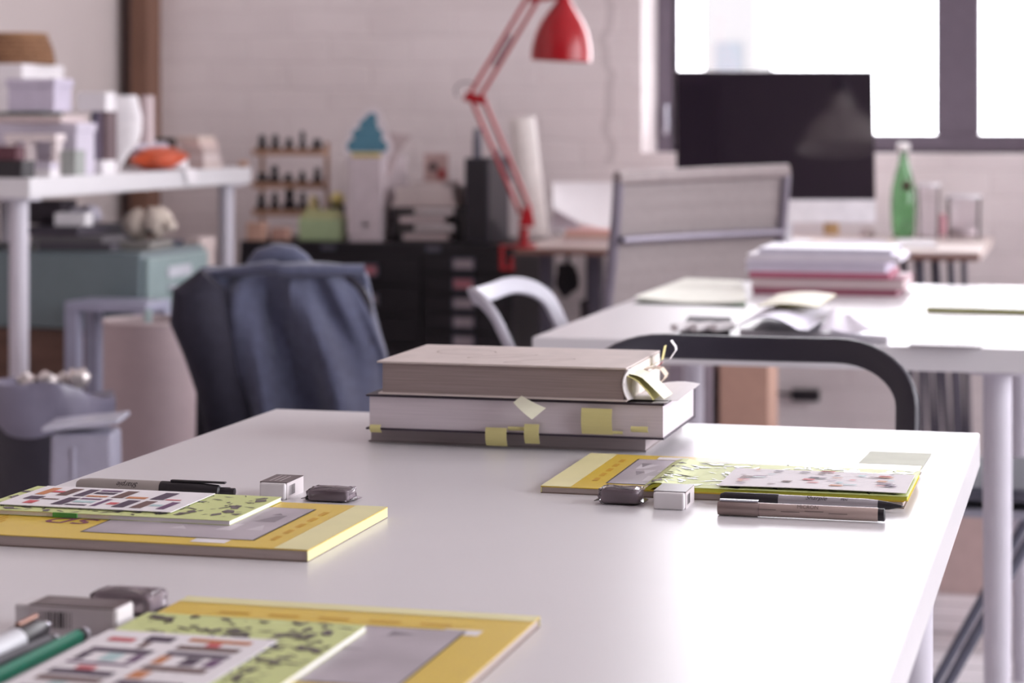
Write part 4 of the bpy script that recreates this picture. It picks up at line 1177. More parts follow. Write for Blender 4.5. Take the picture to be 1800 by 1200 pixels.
# ------------------------------------------------------------------ small things on the far desk
def bottle():
    p = on_desk(1588, 418); Z = -p.x * SN + p.y * CS; px = Z / F
    n = thing('glass_bottle', 'green glass bottle with a pale cap on the far desk', 'bottle', (p.x, p.y, DZ))
    prof = [(.0, 0), (17, 0), (19, 3), (21, 20), (22.5, 60), (21, 85), (16, 108), (10, 128), (7, 142), (6.5, 155)]
    o = [(r * px, h * px) for r, h in prof]; i = [(max(.0005, r * px - .0028), h * px + (.004 if k < 3 else 0)) for k, (r, h) in enumerate(prof)][::-1]
    b = MB(n); b.lathe((p.x, p.y, DZ), o + i[:-1] + [(0, .005)], 36, caps=False); b.build('bottle_body', real_glass('green_glass', (178, 220, 182)), n, smooth=True)
    MB(n).lathe((p.x, p.y, DZ), [(10 * px, 152 * px), (11.5 * px, 155 * px), (11.5 * px, 164 * px), (8 * px, 167 * px), (0, 168 * px)], 28).build('cap', M('silver_cap', (232, 228, 226), .35, .3), n, smooth=True)
    vd = Vector((SN, -CS, 0))
    lp = Vector((p.x, p.y, DZ + 92 * px)) + vd * 19.5 * px + Vector((CS, SN, 0)) * 2 * px
    MB(n).box(lp + Vector((0, 0, 0)), (14 * px, .002, 16 * px), rz=TH).build('neck_label', M('brown_label', (70, 46, 40), .6), n)
bottle()
clear = glass('clear_glass', (252, 251, 252), 1.18, .05)
rim_m = M('white_rim', (236, 234, 238), .3)
def tumbler(label, u0, u1, v0, v1, fill=None):
    p = on_desk((u0 + u1) / 2, v1); Z = -p.x * SN + p.y * CS; px = Z / F
    r = (u1 - u0) / 2 * px; h = (v1 - v0) * px
    n = thing('drinking_glass', label, 'glass', (p.x, p.y, DZ), 'clear glasses on the far desk')
    b = MB(n); b.lathe((p.x, p.y, DZ), [(0, 0), (r * .88, 0), (r * .92, .004), (r, h), (r - .002, h), (r * .9, .008), (0, .008)], 32, caps=False); b.build('glass_wall', clear, n, smooth=True)
    MB(n).lathe((p.x, p.y, DZ), [(r - .002, h - .008), (r + .0006, h - .008), (r + .0006, h), (r - .002, h), (r - .002, h - .008)], 32, caps=False).build('rim', rim_m, n, smooth=True)
    if fill:
        MB(n).lathe((p.x, p.y, DZ), [(0, .009), (r * .86, .009), (r * .87, fill), (0, fill + .004)], 28).build('contents', M('pale_contents', (216, 204, 206), .6), n, smooth=True)
tumbler('tall clear glass just right of the green bottle', 1612, 1652, 322, 420, .012)
tumbler('short wide clear glass at the right end of the far desk', 1663, 1724, 342, 419, .028)
def jar():
    p = on_desk(1461, 412); px = 6.02 / F
    n = thing('jar', 'small tan jar with a dark lid on the far desk', 'jar', (p.x, p.y, DZ))
    MB(n).lathe((p.x, p.y, DZ), [(0, 0), (13 * px, 0), (14 * px, .004), (14 * px, 20 * px), (12 * px, 22 * px)], 24).build('jar_body', M('tan_glass', (192, 156, 110), .4), n, smooth=True)
    MB(n).lathe((p.x, p.y, DZ), [(14.5 * px, 22 * px), (14.5 * px, 27 * px), (0, 27 * px)], 24).build('lid', M('dark_lid', (64, 60, 58), .4), n, smooth=True)
jar()
q = [on_desk(u, v) + Vector((0, 0, .001)) for u, v in ((1450, 434), (1560, 436), (1556, 426), (1466, 425))]
MB().prism(q, (0, 0, .004)).build('notepad', paper_lilac, tag=('white notepad near the front edge of the far desk below the small tan jar', 'notepad'))
q = [on_desk(u, v) + Vector((0, 0, .001)) for u, v in ((1572, 435), (1648, 437), (1640, 425), (1580, 424))]
MB().prism(q, (0, 0, .006)).build('envelope', paper, tag=('white envelope in front of the green bottle', 'envelope'))
p = on_desk(1656, 414); b = MB(); b.lathe((p.x, p.y, DZ), [(0, 0), (.011, 0), (.012, .05), (.008, .06), (0, .06)], 18); b.build('glue_stick', M('pink_tube', (206, 150, 160), .5), smooth=True, tag=('small pink tube between the two clear glasses', 'tube'))
p = on_desk(1525, 416); b = MB(); b.blob((p.x, p.y, DZ + .012), (.02, .015, .012), 3, .2); b.build('crumpled_tissue', paper_pink, smooth=True, tag=('crumpled pinkish tissue between the jar and the green bottle', 'tissue'))
# left end of the desk
p = on_desk(940, 412)
b = MB(); b.box((p.x + .0, p.y, DZ + .011), (.075, .035, .022), rz=.15); b.box((p.x - .005, p.y, DZ + .027), (.06, .028, .012), rz=.15, ry=.12); b.build('stapler', black_plastic, bevel=.004, tag=('black stapler at the foot of the red lamp', 'stapler'))
p = on_desk(998, 413)
n = thing('tape_dispenser', 'small white and black tape dispenser on the far desk', 'tape dispenser', (p.x, p.y, DZ))
MB(n).lathe((p.x - .01, p.y, DZ + .024), [(.012, 0), (.024, 0), (.024, .02), (.012, .02)], 24, (SN, -CS, 0)).build('tape_roll', rubber, n, smooth=True)
MB(n).box((p.x, p.y, DZ + .007), (.06, .03, .014), rz=TH).build('base', black_plastic, n, bevel=.003)
# stack of pads with curled white sheet on it
zs = DZ
for k, (h, m, lab) in enumerate(((.014, paper_pink, 'pinkish pad at the bottom of the pile under the curled sheet'), (.012, cardboard, 'tan folder in the pile under the curled sheet'), (.010, M('rose_paper', (226, 180, 176), .7), 'rose pad on top of the pile under the curled sheet'))):
    a_ = at(1042, 5.74, 0)
    b = MB(); b.box((a_.x, a_.y + .09, zs + h / 2), (.16 - .008 * k, .2, h), rz=.02 * k); b.build('paper_pad', m, bevel=.001, tag=(lab, 'paper pad', 'pads at the left of the far desk')); zs += h
def curled():
    Z = 5.72; a_ = at(1025, Z, 0); b = MB(); zb = zs
    ex = Vector((CS, SN, 0)); ey = Vector((-SN, CS, 0))
    px = Z / F
    def fn(s, t_):
        w = (1084 - 978) * px
        x = -w / 2 + w * s
        lift = .118 * (t_ ** .8)
        sag = .055 * (1 - t_) * (1 - s) ** 2
        return a_ + ex * x + ey * (.0 + .06 * t_ - .02 * (1 - s) * (1 - t_)) + Vector((0, 0, zb + .003 + lift + sag))
    b.sheet(fn, 20, 16, .0012)
    b.build('drawing_sheet', paper, smooth=True, tag=('large curled white sheet left of the office chair on the far desk', 'paper'))
    b = MB()
    pts = [P(*q_) for q_ in ((967, 380, Z + .03), (1018, 376, Z + .05), (985, 322, Z + .10))]
    pts[0].z = zs - .0; pts[1].z = zs
    b.prism(pts, ey * .02); b.build('cardboard_wedge', M('mauve_card', (196, 188, 196), .7), tag=('mauve white folded card beside the curled sheet', 'card'))
curled()
def roll():
    Z = 5.98
    base = at(940, Z, DZ); top = P(917, 206, Z); px = Z / F
    b = MB(); ax = (top - base); L = ax.length
    b.lathe(base + Vector((0, 0, .004)), [(0, 0), (25 * px, 0), (24 * px, L * .5), (23 * px, L - .01), (21 * px, L - .006), (18 * px, L - .006), (17 * px, L - .08), (0, L - .08)], 32, ax)
    b.build('poster_roll', M('white_roll_paper', (236, 230, 226), .6), smooth=True, tag=('tall white paper roll standing behind the red lamp', 'paper roll'))
roll()
# things below the desk
a_ = Wy(996, 400, 5.8); Zb = 5.957
b = MB(); b.blob((a_.x, a_.y, zv(490, Zb)), (.032, .03, .045), 5, .12); b.tube([(a_.x, a_.y, zv(470, Zb)), (a_.x + .01, a_.y - .01, DZ - .023)], .006); b.build('shoulder_bag', M('black_cloth', (26, 22, 26), .9), smooth=True, tag=('black bag hanging under the left end of the far desk', 'bag'))
a_ = Wy(1072, 400, 5.8)
b = MB(); b.lathe((a_.x, a_.y, 0), [(0, 0), (.07, 0), (.08, .57), (.076, .57), (.066, .02), (0, .02)], 28, caps=False); b.build('waste_bin', charcoal, smooth=True, tag=('dark waste bin beside the office chair under the far desk', 'bin'))
b = MB(); b.blob((a_.x + .0, a_.y - .01, .60), (.035, .04, .06), 9, .18); b.build('crumpled_paper', paper, smooth=True, tag=('white crumpled lump added for a bright highlight above the dark waste bin', 'paper'))  # lump added to stand in for a bright highlight by the chair
a_ = at(1306, 5.1, 0)
def carton(label, u0, u1, Z, z0, z1, depth, m=cardboard, rz=0.0, tape=True):
    a, b_ = at(u0, Z, 0), at(u1, Z, 0); cx, cy = (a.x + b_.x) / 2, (a.y + b_.y) / 2; w = (u1 - u0) / F * Z * .97
    n = thing('cardboard_box', label, 'box', (cx, cy + depth / 2, z0), 'cardboard boxes on the floor')
    MB(n).box((cx, cy + depth / 2, (z0 + z1) / 2), (w, depth, z1 - z0), rz=rz).build('carton', m, n, bevel=.003)
    R = Matrix.Rotation(rz, 3, 'Z')
    f = MB(n); f.box((cx, cy + depth / 2, z1 + .0015), (w, depth / 2 - .002, .003), rz=rz); f.build('flap', m, n)
    if tape: MB(n).box((cx, cy + depth / 2, z1 + .0036), (.05, depth, .001), rz=rz).build('tape', M('brown_tape', (172, 132, 104), .35), n)
carton('tall tan carton standing between the rear table and the far desk', 1262, 1352, 4.56, 0, .58, .14)
carton('mauve grey box left of the tall tan carton behind the rear table', 1172, 1250, 4.56, 0, .545, .14, M('mauve_board', (150, 138, 148), .7), tape=False)
carton('pinkish carton on the floor behind the right leg of the rear table', 1648, 1850, 4.9, 0, .20, .28, M('pink_carton', (206, 184, 180), .8))
carton('brown upright carton at the right edge of the picture', 1790, 1960, 4.3, 0, .66, .25, M('brown_carton', (168, 132, 122), .8))
a0 = Wy(1392, 694, RY1 - .02); a1 = Wy(1440, 694, RY1 - .02)
n = thing('power_strip', 'black power strip on the brick wall below the far desk', 'power strip', (a0.x, RY1 - .012, a0.z))
MB(n).span((a0.x, RY1 - .028, a0.z - .016), (a1.x, RY1, a0.z + .016)).build('strip_body', black_plastic, n, bevel=.003)
MB(n).tube([(a0.x, RY1 - .012, a0.z), (a0.x - .05, RY1 - .012, a0.z + .004), (a0.x - .07, RY1 - .012, a0.z + .05), (a0.x - .06, RY1 - .012, .68)], .004, 8).build('cable', black_plastic, n, smooth=True)
# grey folding chair right of the rear table
def folding_chair():
    c = at(1830, 3.66, 0)
    n = thing('folding_chair', 'grey steel folding chair tucked behind the right leg of the rear table', 'chair', (c.x, c.y, 0))
    m = M('blue_grey_tube', (104, 106, 120), .4, .4)
    s = MB(n); s.box((c.x, c.y, .455), (.38, .36, .022)); s.build('seat', M('dark_seat_pad', (70, 70, 82), .6), n, bevel=.008)
    r = MB(n); r.box((c.x, c.y, .425), (.39, .35, .014)); r.build('seat_frame', M('pale_seat_rail', (160, 160, 172), .4, .4), n, bevel=.003)
    for y in (c.y - .165, c.y + .15):
        l = MB(n); l.tube([(c.x + .16, y, .74), (c.x + .03, y, .47), (c.x - .21, y, .02)], .0085, 12); l.build('leg', m, n, smooth=True)
        l = MB(n); l.tube([(c.x - .02, y + .022, .42), (c.x + .27, y + .022, .02)], .0085, 12); l.build('leg', m, n, smooth=True)
    b = MB(n); b.box((c.x + .165, c.y - .0175, .72), (.02, .31, .12), ry=.4); b.build('backrest', MATS['dark_seat_pad'], n, bevel=.006)
folding_chair()

# ------------------------------------------------------------------ black plan chest and what stands on it
CY0, CY1, CZ = 5.75, 6.15, .719
cx0 = Wy(418, 430, CY0).x; cx1 = Wy(899, 430, CY0).x
def plan_chest():
    n = thing('plan_chest', 'black steel drawer cabinet against the brick wall', 'cabinet', ((cx0 + cx1) / 2, (CY0 + CY1) / 2, 0))
    b = MB(n); b.span((cx0, CY0 + .012, .06), (cx1, CY1, CZ)); b.span((cx0 + .01, CY0 + .03, 0), (cx1 - .01, CY1, .06)); b.build('body', black_steel, n, bevel=.004)
    split = Wy(742, 430, CY0).x
    lab = M('label_card', (176, 164, 170), .5); red_l = M('red_label_card', (190, 120, 130), .5)
    def drawer(xa, xb, za, zb, lu, red=False, wide=.062):
        d = MB(n); d.span((xa + .004, CY0, za + .003), (xb - .004, CY0 + .014, zb - .003)); do = d.build('drawer', black_steel, n, bevel=.002)
        lx = lu; zc_ = (za + zb) / 2
        f = MB(n)
        f.span((lx - wide / 2, CY0 - .006, zc_ - .017), (lx + wide / 2, CY0, zc_ - .013)); f.span((lx - wide / 2, CY0 - .006, zc_ + .013), (lx + wide / 2, CY0, zc_ + .017))
        f.span((lx - wide / 2, CY0 - .006, zc_ - .013), (lx - wide / 2 + .004, CY0, zc_ + .013)); f.span((lx + wide / 2 - .004, CY0 - .006, zc_ - .013), (lx + wide / 2, CY0, zc_ + .013))
        f.build('label_holder', grey_metal, do)
        f = MB(n); f.span((lx - wide / 2 + .004, CY0 - .002, zc_ - .012), (lx + wide / 2 - .004, CY0, zc_ + .012)); f.build('label_card', red_l if red else lab, do)
    xl = Wy(650, 480, CY0).x; xr = Wy(815, 480, CY0).x
    zs_ = [zv(v, Wy(815, 0, CY0).dot(Vector((-SN, CS, 0)))) for v in (447, 481, 517, 549, 583, 617, 651)]
    for k in range(6): drawer(split, cx1, zs_[k + 1], zs_[k], xr, k == 1)
    zl = [zv(v, Wy(650, 0, CY0).dot(Vector((-SN, CS, 0)))) for v in (449, 500, 552, 604, 656)]
    for k in range(4): drawer(cx0, split, zl[k + 1], zl[k], xl, k == 0, .05)
    for u in (575, 760):
        x = Wy(u, 440, CY0).x
        MB(n).span((x - .02, CY0 + .006, CZ - .022), (x + .02, CY0 + .012, CZ - .008)).build('name_plate', grey_metal, n)
plan_chest()
def on_chest(u, Z=6.0): return at(u, Z, CZ)
def rack():
    Z = 6.36; px = Z / F
    c = at(507, Z, CZ); w = 128 * px
    n = thing('stamp_rack', 'tan wooden rack with three ledges of black stamps by the wall', 'rack', (c.x, c.y, CZ))
    ex = Vector((1, 0, 0))
    for xa in (c.x - w / 2, c.x + w / 2 - .01): MB(n).span((xa, c.y + .045, CZ), (xa + .01, c.y + .055, zv(250, Z))).build('upright', tan_wood, n)
    zs_ = [zv(v, Z) for v in (262, 320, 368)]
    zs_.append(CZ + .012)
    for i, zz in enumerate(zs_[:3]):
        MB(n).span((c.x - w / 2, c.y - .02, zz - .018), (c.x + w / 2, c.y + .056, zz)).build('ledge', tan_wood, n, bevel=.001)
    rnd = random.Random(11); names = ('top', 'middle', 'bottom'); 
    ordn = ('first', 'second', 'third', 'fourth', 'fifth')
    for i, zz in enumerate(zs_[:3]):
        for k in range(5):
            x = c.x - w / 2 + .02 + (w - .04) * k / 4; h = rnd.uniform(.026, .058); r = rnd.uniform(.010, .020)
            b = MB(); b.lathe((x, c.y + rnd.uniform(-.002, .012), zz + .0003), [(0, 0), (r, 0), (r, h * .3), (r * .5, h * .45), (r * .75, h * .7), (r * .5, h), (0, h)], 16)
            b.build('ink_stamp', black_plastic, smooth=True, tag=('black stamp, %s from the left on the %s ledge of the wooden rack' % (ordn[k], names[i]), 'stamp', 'black stamps in the wooden rack'))
rack()
for u, w, h, lab in ((452, .05, .05, 'small tan carton at the left end of the black cabinet'), (494, .05, .035, 'low pinkish box beside the green tin')):
    p = on_chest(u, 6.17); b = MB(); b.box((p.x, p.y, CZ + h / 2), (w, .04, h)); b.build('small_box', cardboard if u < 470 else M('pink_tan', (190, 150, 136), .7), bevel=.002, tag=(lab, 'box'))
def green_tin():
    Z = 6.15; px = Z / F; p = at(561, Z, CZ)
    n = thing('tin_box', 'pale green tin with a sloped lid on the black cabinet', 'tin', (p.x, p.y, CZ))
    m = M('pale_green_tin', (176, 196, 152), .45); w = 78 * px
    MB(n).box((p.x, p.y + .03, CZ + 19 * px), (w, .06, 38 * px)).build('tin_body', m, n, bevel=.003)
    b = MB(n); z0 = CZ + 38 * px; z1 = CZ + 54 * px
    b.add([(p.x - w / 2, p.y, z0), (p.x + w / 2, p.y, z0), (p.x + w / 2, p.y + .06, z0), (p.x - w / 2, p.y + .06, z0), (p.x - w / 2 + .018, p.y + .015, z1), (p.x + w / 2 - .014, p.y + .015, z1), (p.x + w / 2 - .014, p.y + .045, z1), (p.x - w / 2 + .018, p.y + .045, z1)],
          [[0, 1, 5, 4], [1, 2, 6, 5], [2, 3, 7, 6], [3, 0, 4, 7], [4, 5, 6, 7], [3, 2, 1, 0]]); b.build('lid', M('olive_lid', (168, 172, 124), .5), n)
    q_ = at(593, 6.28, CZ)
    n2 = thing('globe_ornament', 'small yellow ball on a black cup behind the green tin', 'ornament', (q_.x, q_.y, CZ))
    MB(n2).lathe((q_.x, q_.y, CZ), [(0, 0), (.02, 0), (.022, .095), (.0, .095)], 20).build('cup', black_plastic, n2, smooth=True)
    MB(n2).lathe((q_.x, q_.y, zv(350, 6.28)), [(0, -.021), (.012, -.017), (.019, -.008), (.021, 0), (.019, .008), (.012, .017), (0, .021)], 24).build('ball', M('yellow_ball', (232, 220, 140), .4), n2, smooth=True)
    q_ = at(550, 6.265, CZ)
    b = MB(); b.lathe((q_.x, q_.y, CZ), [(0, 0), (.02, 0), (.022, .07), (.006, .12), (0, .125)], 20); b.build('cone_bottle', M('straw_cone', (196, 184, 130), .5), smooth=True, tag=('straw coloured cone bottle behind the green tin', 'bottle'))
green_tin()
def file_and_sign():
    Z = 6.10; px = Z / F; p = at(642, Z, CZ); w = 58 * px
    n = thing('magazine_file', 'tall white magazine file with a round finger hole', 'magazine file', (p.x, p.y + .1, CZ))
    b = MB(n); z1 = zv(276, Z)
    m = M('white_card_file', (206, 194, 198), .6)
    # front with a round hole
    hole = (0, zv(395, Z)); r = 6.5 * px
    y0_, y1_ = p.y, p.y + .0025
    N_ = 24; ring = [(p.x + r * math.cos(2 * PI * k / N_), hole[1] + r * math.sin(2 * PI * k / N_)) for k in range(N_)]
    def outer(k):
        a = 2 * PI * k / N_; dx, dz = math.cos(a), math.sin(a)
        tx = (w / 2) / abs(dx) if abs(dx) > 1e-6 else 1e9
        tz = ((z1 - hole[1]) if dz > 0 else (hole[1] - CZ)) / abs(dz) if abs(dz) > 1e-6 else 1e9
        t_ = min(tx, tz); return (p.x + dx * t_, hole[1] + dz * t_)
    out = [outer(k) for k in range(N_)]
    for k in range(N_):
        k2 = (k + 1) % N_
        o1, o2 = out[k], out[k2]
        mid = []
        for cx_, cz_ in ((p.x - w / 2, CZ), (p.x + w / 2, CZ), (p.x + w / 2, z1), (p.x - w / 2, z1)):
            on1 = abs(o1[0] - cx_) < 1e-6 or abs(o1[1] - cz_) < 1e-6; on2 = abs(o2[0] - cx_) < 1e-6 or abs(o2[1] - cz_) < 1e-6
            if on1 and on2 and not (abs(o1[0] - o2[0]) < 1e-6 or abs(o1[1] - o2[1]) < 1e-6): mid = [(cx_, cz_)]
        poly = [ring[k], o1] + mid + [o2, ring[k2]]
        b.prism([(x, y0_, zz) for x, zz in poly], (0, .0025, 0))
    b.span((p.x - w / 2, y1_, CZ), (p.x - w / 2 + .0025, p.y + .24, z1)); b.span((p.x + w / 2 - .0025, y1_, CZ), (p.x + w / 2, p.y + .24, z1))
    b.span((p.x - w / 2 + .0025, p.y + .2375, CZ), (p.x + w / 2 - .0025, p.y + .24, z1)); b.span((p.x - w / 2 + .0025, y1_, CZ), (p.x + w / 2 - .0025, p.y + .2375, CZ + .0025))
    b.build('file_body', m, n)
    b = MB(n); b.span((p.x - w / 2 + .004, p.y + .02, CZ + .003), (p.x + w / 2 - .004, p.y + .03, CZ + .08)); b.build('dark_folder', charcoal, n)
    # ice-cream shaped board standing in the file
    sg = thing('ice_cream_sign', 'ice cream shaped board with a blue swirl above the white magazine file', 'sign', (p.x, p.y + .012, CZ + .005))
    Y = p.y + .014
    q = lambda u, v: Vector((Wy(u, v, Y).x, Y, zv(v, Z)))
    back = [(614, 300), (606, 272), (602, 258), (607, 244), (613, 230), (624, 216), (632, 204), (644, 192), (656, 188), (668, 196), (672, 210), (680, 228), (684, 242), (690, 256), (688, 270), (680, 282), (674, 300)]
    x_a = q(626, 300).x; x_b = q(660, 300).x
    bb = MB(sg); bb.prism([q(*k) for k in back], (0, .004, 0)); bb.span((x_a, Y, CZ + .004), (x_b, Y + .004, zv(299, Z))); bb.build('board', M('white_sign_board', (232, 224, 228), .6), sg)
    swirl = [(616, 267), (610, 260), (611, 251), (618, 246), (624, 244), (619, 239), (620, 231), (627, 226), (634, 225), (631, 220), (634, 213), (641, 209), (645, 203), (652, 198), (660, 200), (663, 208), (661, 215), (664, 220), (663, 226), (669, 228), (673, 234), (672, 241), (669, 245), (676, 248), (681, 255), (680, 263), (675, 267)]
    bb = MB(sg); bb.prism([q(*k) + Vector((0, -.0012, 0)) for k in swirl], (0, .0012, 0))
    bb.build('swirl', M('swirl_blue', (84, 136, 156), .55), sg)
    for pa, pb_ in (((618, 246), (670, 250)), ((630, 229), (664, 232))):
        ln = MB(sg); A, B_ = q(*pa), q(*pb_); A.y -= .0016; B_.y -= .0016; ln.prism([A, B_, B_ + Vector((0, 0, .0016)), A + Vector((0, 0, .0026))], (0, .0004, 0)); ln.build('swirl_line', M('swirl_light', (110, 158, 174), .55), sg)
    bb = MB(sg); bb.prism([q(*k) + Vector((0, -.001, 0)) for k in ((618, 269), (670, 269), (668, 282), (620, 282))], (0, .001, 0)); bb.build('cone_band', M('cone_yellow', (206, 186, 84), .55), sg)
    # white paper point sticking out behind
    Yp = p.y + .06
    q2 = lambda u, v: Vector((Wy(u, v, Yp).x, Yp, zv(v, Z + .05)))
    bp = MB(); bp.prism([q2(*k) for k in ((664, 330), (676, 222), (688, 234), (724, 238), (700, 268), (690, 300), (676, 330))], (0, .002, 0)); bp.span((q2(664, 330).x, Yp, CZ + .003), (q2(671, 330).x, Yp + .002, q2(0, 329).z))
    bp.build('paper_pennant', paper_pink, tag=('white paper star point sticking out right of the ice cream board', 'paper'))
file_and_sign()
def trays():
    Z = 6.07; px = Z / F; p = at(744, Z, CZ); w = 116 * px; D_ = .2
    n = thing('letter_tray', 'black two level letter tray on the black cabinet', 'letter tray', (p.x, p.y + D_ / 2, CZ))
    b = MB(n); h = zv(364, Z) - CZ
    for zz in (0, h * .5, h - .004): b.span((p.x - w / 2, p.y, CZ + zz), (p.x + w / 2, p.y + D_, CZ + zz + .004))
    b.span((p.x - w / 2, p.y, CZ + .004), (p.x - w / 2 + .004, p.y + D_, CZ + h - .004)); b.span((p.x + w / 2 - .004, p.y, CZ + .004), (p.x + w / 2, p.y + D_, CZ + h - .004))
    b.build('tray_frame', black_plastic, n)
    for k, zz in enumerate((.006, h * .5 + .0045)):
        b = MB(); b.span((p.x - w / 2 + .03 - .01 * k, p.y + .004, CZ + zz), (p.x + w / 2 - .02 - .01 * k, p.y + D_ - .01, CZ + zz + .016)); b.build('paper_stack', paper_pink, tag=(('grey paper stack in the lower level of the black letter tray', 'grey paper stack in the upper level of the black letter tray')[k], 'paper', 'papers in the letter tray'))
    zz = CZ + h
    for k, (u0, u1, hh, c, lab) in enumerate(((684, 806, 8, (190, 172, 172), 'wide thin pinkish folder lying on the letter tray'), (692, 800, 14, (176, 158, 156), 'thick taupe book on the folder above the letter tray'), (690, 796, 14, (196, 182, 184), 'pale book second from the top above the letter tray'), (722, 782, 8, (206, 192, 190), 'small pale book topmost above the letter tray'))):
        a, b_ = at(u0, Z, 0), at(u1, Z, 0); cx_ = (a.x + b_.x) / 2; w_ = (u1 - u0) * px; H = hh * px
        n = thing('book', lab, 'book', (cx_, p.y + .08, zz), 'books above the letter tray')
        MB(n).span((cx_ - w_ / 2 + .002, p.y + .002, zz + .002), (cx_ + w_ / 2 - .002, p.y + .158, zz + H - .002)).build('pages', M('pages_b', (206, 194, 190), .8), n)
        b = MB(n); b.span((cx_ - w_ / 2, p.y, zz), (cx_ + w_ / 2, p.y + .16, zz + .002)); b.span((cx_ - w_ / 2, p.y, zz + H - .002), (cx_ + w_ / 2, p.y + .16, zz + H)); b.span((cx_ - w_ / 2, p.y + .158, zz + .002), (cx_ + w_ / 2, p.y + .16, zz + H - .002))
        b.build('cover', M('cover_%d_%d_%d' % c, c, .6), n); zz += H
    # little framed print leaning on the pile
    a = at(767, Z + .08, 0); w_, h_ = 44 * px, 50 * px
    n = thing('framed_print', 'small pale print with a grey oval and a red corner above the letter tray', 'picture', (a.x, a.y, zz))
    MB(n).box((a.x, a.y, zz + h_ / 2), (w_, .012, h_)).build('frame', M('pink_frame', (196, 168, 164), .6), n, bevel=.002)
    f = MB(n); f.lathe((a.x - .008, a.y - .0065, zz + h_ * .52), [(0, 0), (.011, .0002), (.014, .0002)], 20, (0, -1, 0)); f.build('oval', M('grey_oval', (120, 104, 104), .6), n)
    f = MB(n); f.span((a.x + .006, a.y - .0068, zz + .006), (a.x + w_ / 2 - .006, a.y - .0058, zz + .034)); f.build('red_patch', M('muted_red', (176, 84, 84), .6), n)
trays()
def tower():
    Z = 6.04; p = at(820, Z, 0); px = Z / F
    x0_, w_ = p.x, .068; d_ = .22; z1 = zv(277, Z)
    y0_ = p.y - .02
    n = thing('computer_tower', 'narrow dark computer tower beside the red lamp', 'computer', (x0_ + w_ / 2, y0_ + d_ / 2, CZ))
    MB(n).span((x0_, y0_, CZ), (x0_ + w_, y0_ + d_, z1)).build('case', M('navy_black_case', (42, 40, 52), .35, var=.05), n, bevel=.004)
    MB(n).span((x0_ + .006, y0_ - .003, CZ + .01), (x0_ + w_ - .006, y0_, z1 - .008)).build('front_panel', black_plastic, n, bevel=.001)
    b = MB(); b.lathe((x0_ + .022, y0_ + .05, z1), [(0, 0), (.012, 0), (.012, .05), (.010, .055), (.010, .078), (0, .08)], 20); b.build('spray_can', grey_metal, smooth=True, tag=('slim grey can standing on the dark computer tower', 'can'))
tower()

# ------------------------------------------------------------------ left bench: piles of paper and boxes
def pbox(name, label, cat, u0, uf, z0, z1, Z, depth, m, rz=0.0, group=None, bevel=.002, lid=None, parts=None):
    """box with its near-left and near-right lower corners at u0, uf and distance Z"""
    a, b_ = at(u0, Z, 0), at(uf, Z, 0); w = (uf - u0) / F * Z; cx_ = (a.x + b_.x) / 2; cy_ = (a.y + b_.y) / 2 + depth / 2
    if lid is None:
        return MB().box((cx_, cy_, (z0 + z1) / 2), (w, depth, z1 - z0), rz=rz).build(name, m, bevel=bevel, tag=(label, cat, group))
    n = thing(name, label, cat, (cx_, cy_, z0), group)
    hl = lid
    MB(n).box((cx_, cy_, (z0 + z1 - hl) / 2), (w - .006, depth - .006, z1 - z0 - hl), rz=rz).build('box_body', m, n, bevel=bevel)
    MB(n).box((cx_, cy_, z1 - hl / 2), (w, depth, hl), rz=rz).build('lid', m, n, bevel=bevel)
    return n
zt = zv(112, 5.2)
pbox('storage_box', 'tall white box at the back of the bench under the wicker basket', 'box', -70, 44, BZ, zt, 5.2, .22, paper, lid=.05)
def EB(u, margin=.02): return (-BX1 + margin) / (SN - (u - 900) / F * CS)   # distance of the bench edge in column u
def basket():
    Z = 5.28; c = at(20, Z, zt); px = Z / F
    n = thing('wicker_basket', 'brown wicker basket on top of the pile by the left wall', 'basket', (c.x, c.y, zt))
    wick = M('wicker', (142, 104, 76), .8, var=.3, scale=120, bump=.6)
    h = (112 - 62) * px
    b = MB(n); prof = []
    for k in range(14):
        t_ = k / 13; prof.append((.088 - .018 * t_ ** 2 + .003 * (k % 2), h * t_))
    inner = [(r - .008, hh) for r, hh in prof[::-1][:-1]] + [(0, .004)]
    b.lathe((c.x, c.y + .03, zt + .0005), [(0, 0)] + prof + inner, 40, caps=False); b.build('basket_body', wick, n, smooth=False)
    b = MB(n); b.tube([(c.x + .068 * math.cos(a * PI / 18), c.y + .03 + .068 * math.sin(a * PI / 18), zt + h + .002) for a in range(37)], .006, 8); b.build('rim', M('wicker_rim', (158, 120, 88), .8, var=.2, scale=80), n, smooth=True)
basket()
ZM = EB(142, .03)
pbox('storage_box', 'lilac white box at the bottom of the middle pile on the bench', 'box', -20, 142, BZ, zv(216, ZM), ZM, .10, paper_lilac, lid=.02)
z_ = zv(216, ZM)
pbox('folder', 'pinkish slanting folder under the upper lilac box on the bench', 'folder', -15, 118, z_, z_ + .016, ZM - .01, .11, paper_pink, rz=-.08)
z_ += .0165
pbox('folder', 'dark green folder squeezed in the middle pile on the bench', 'folder', -15, 80, z_, z_ + .008, ZM, .10, M('dark_green_card', (74, 88, 78), .6))
z_ += .0085
pbox('storage_box', 'lilac white carton on top of the middle pile on the bench', 'box', 6, 100, z_, zv(138, ZM), ZM, .095, M('lilac_card', (196, 188, 206), .7), lid=.018)
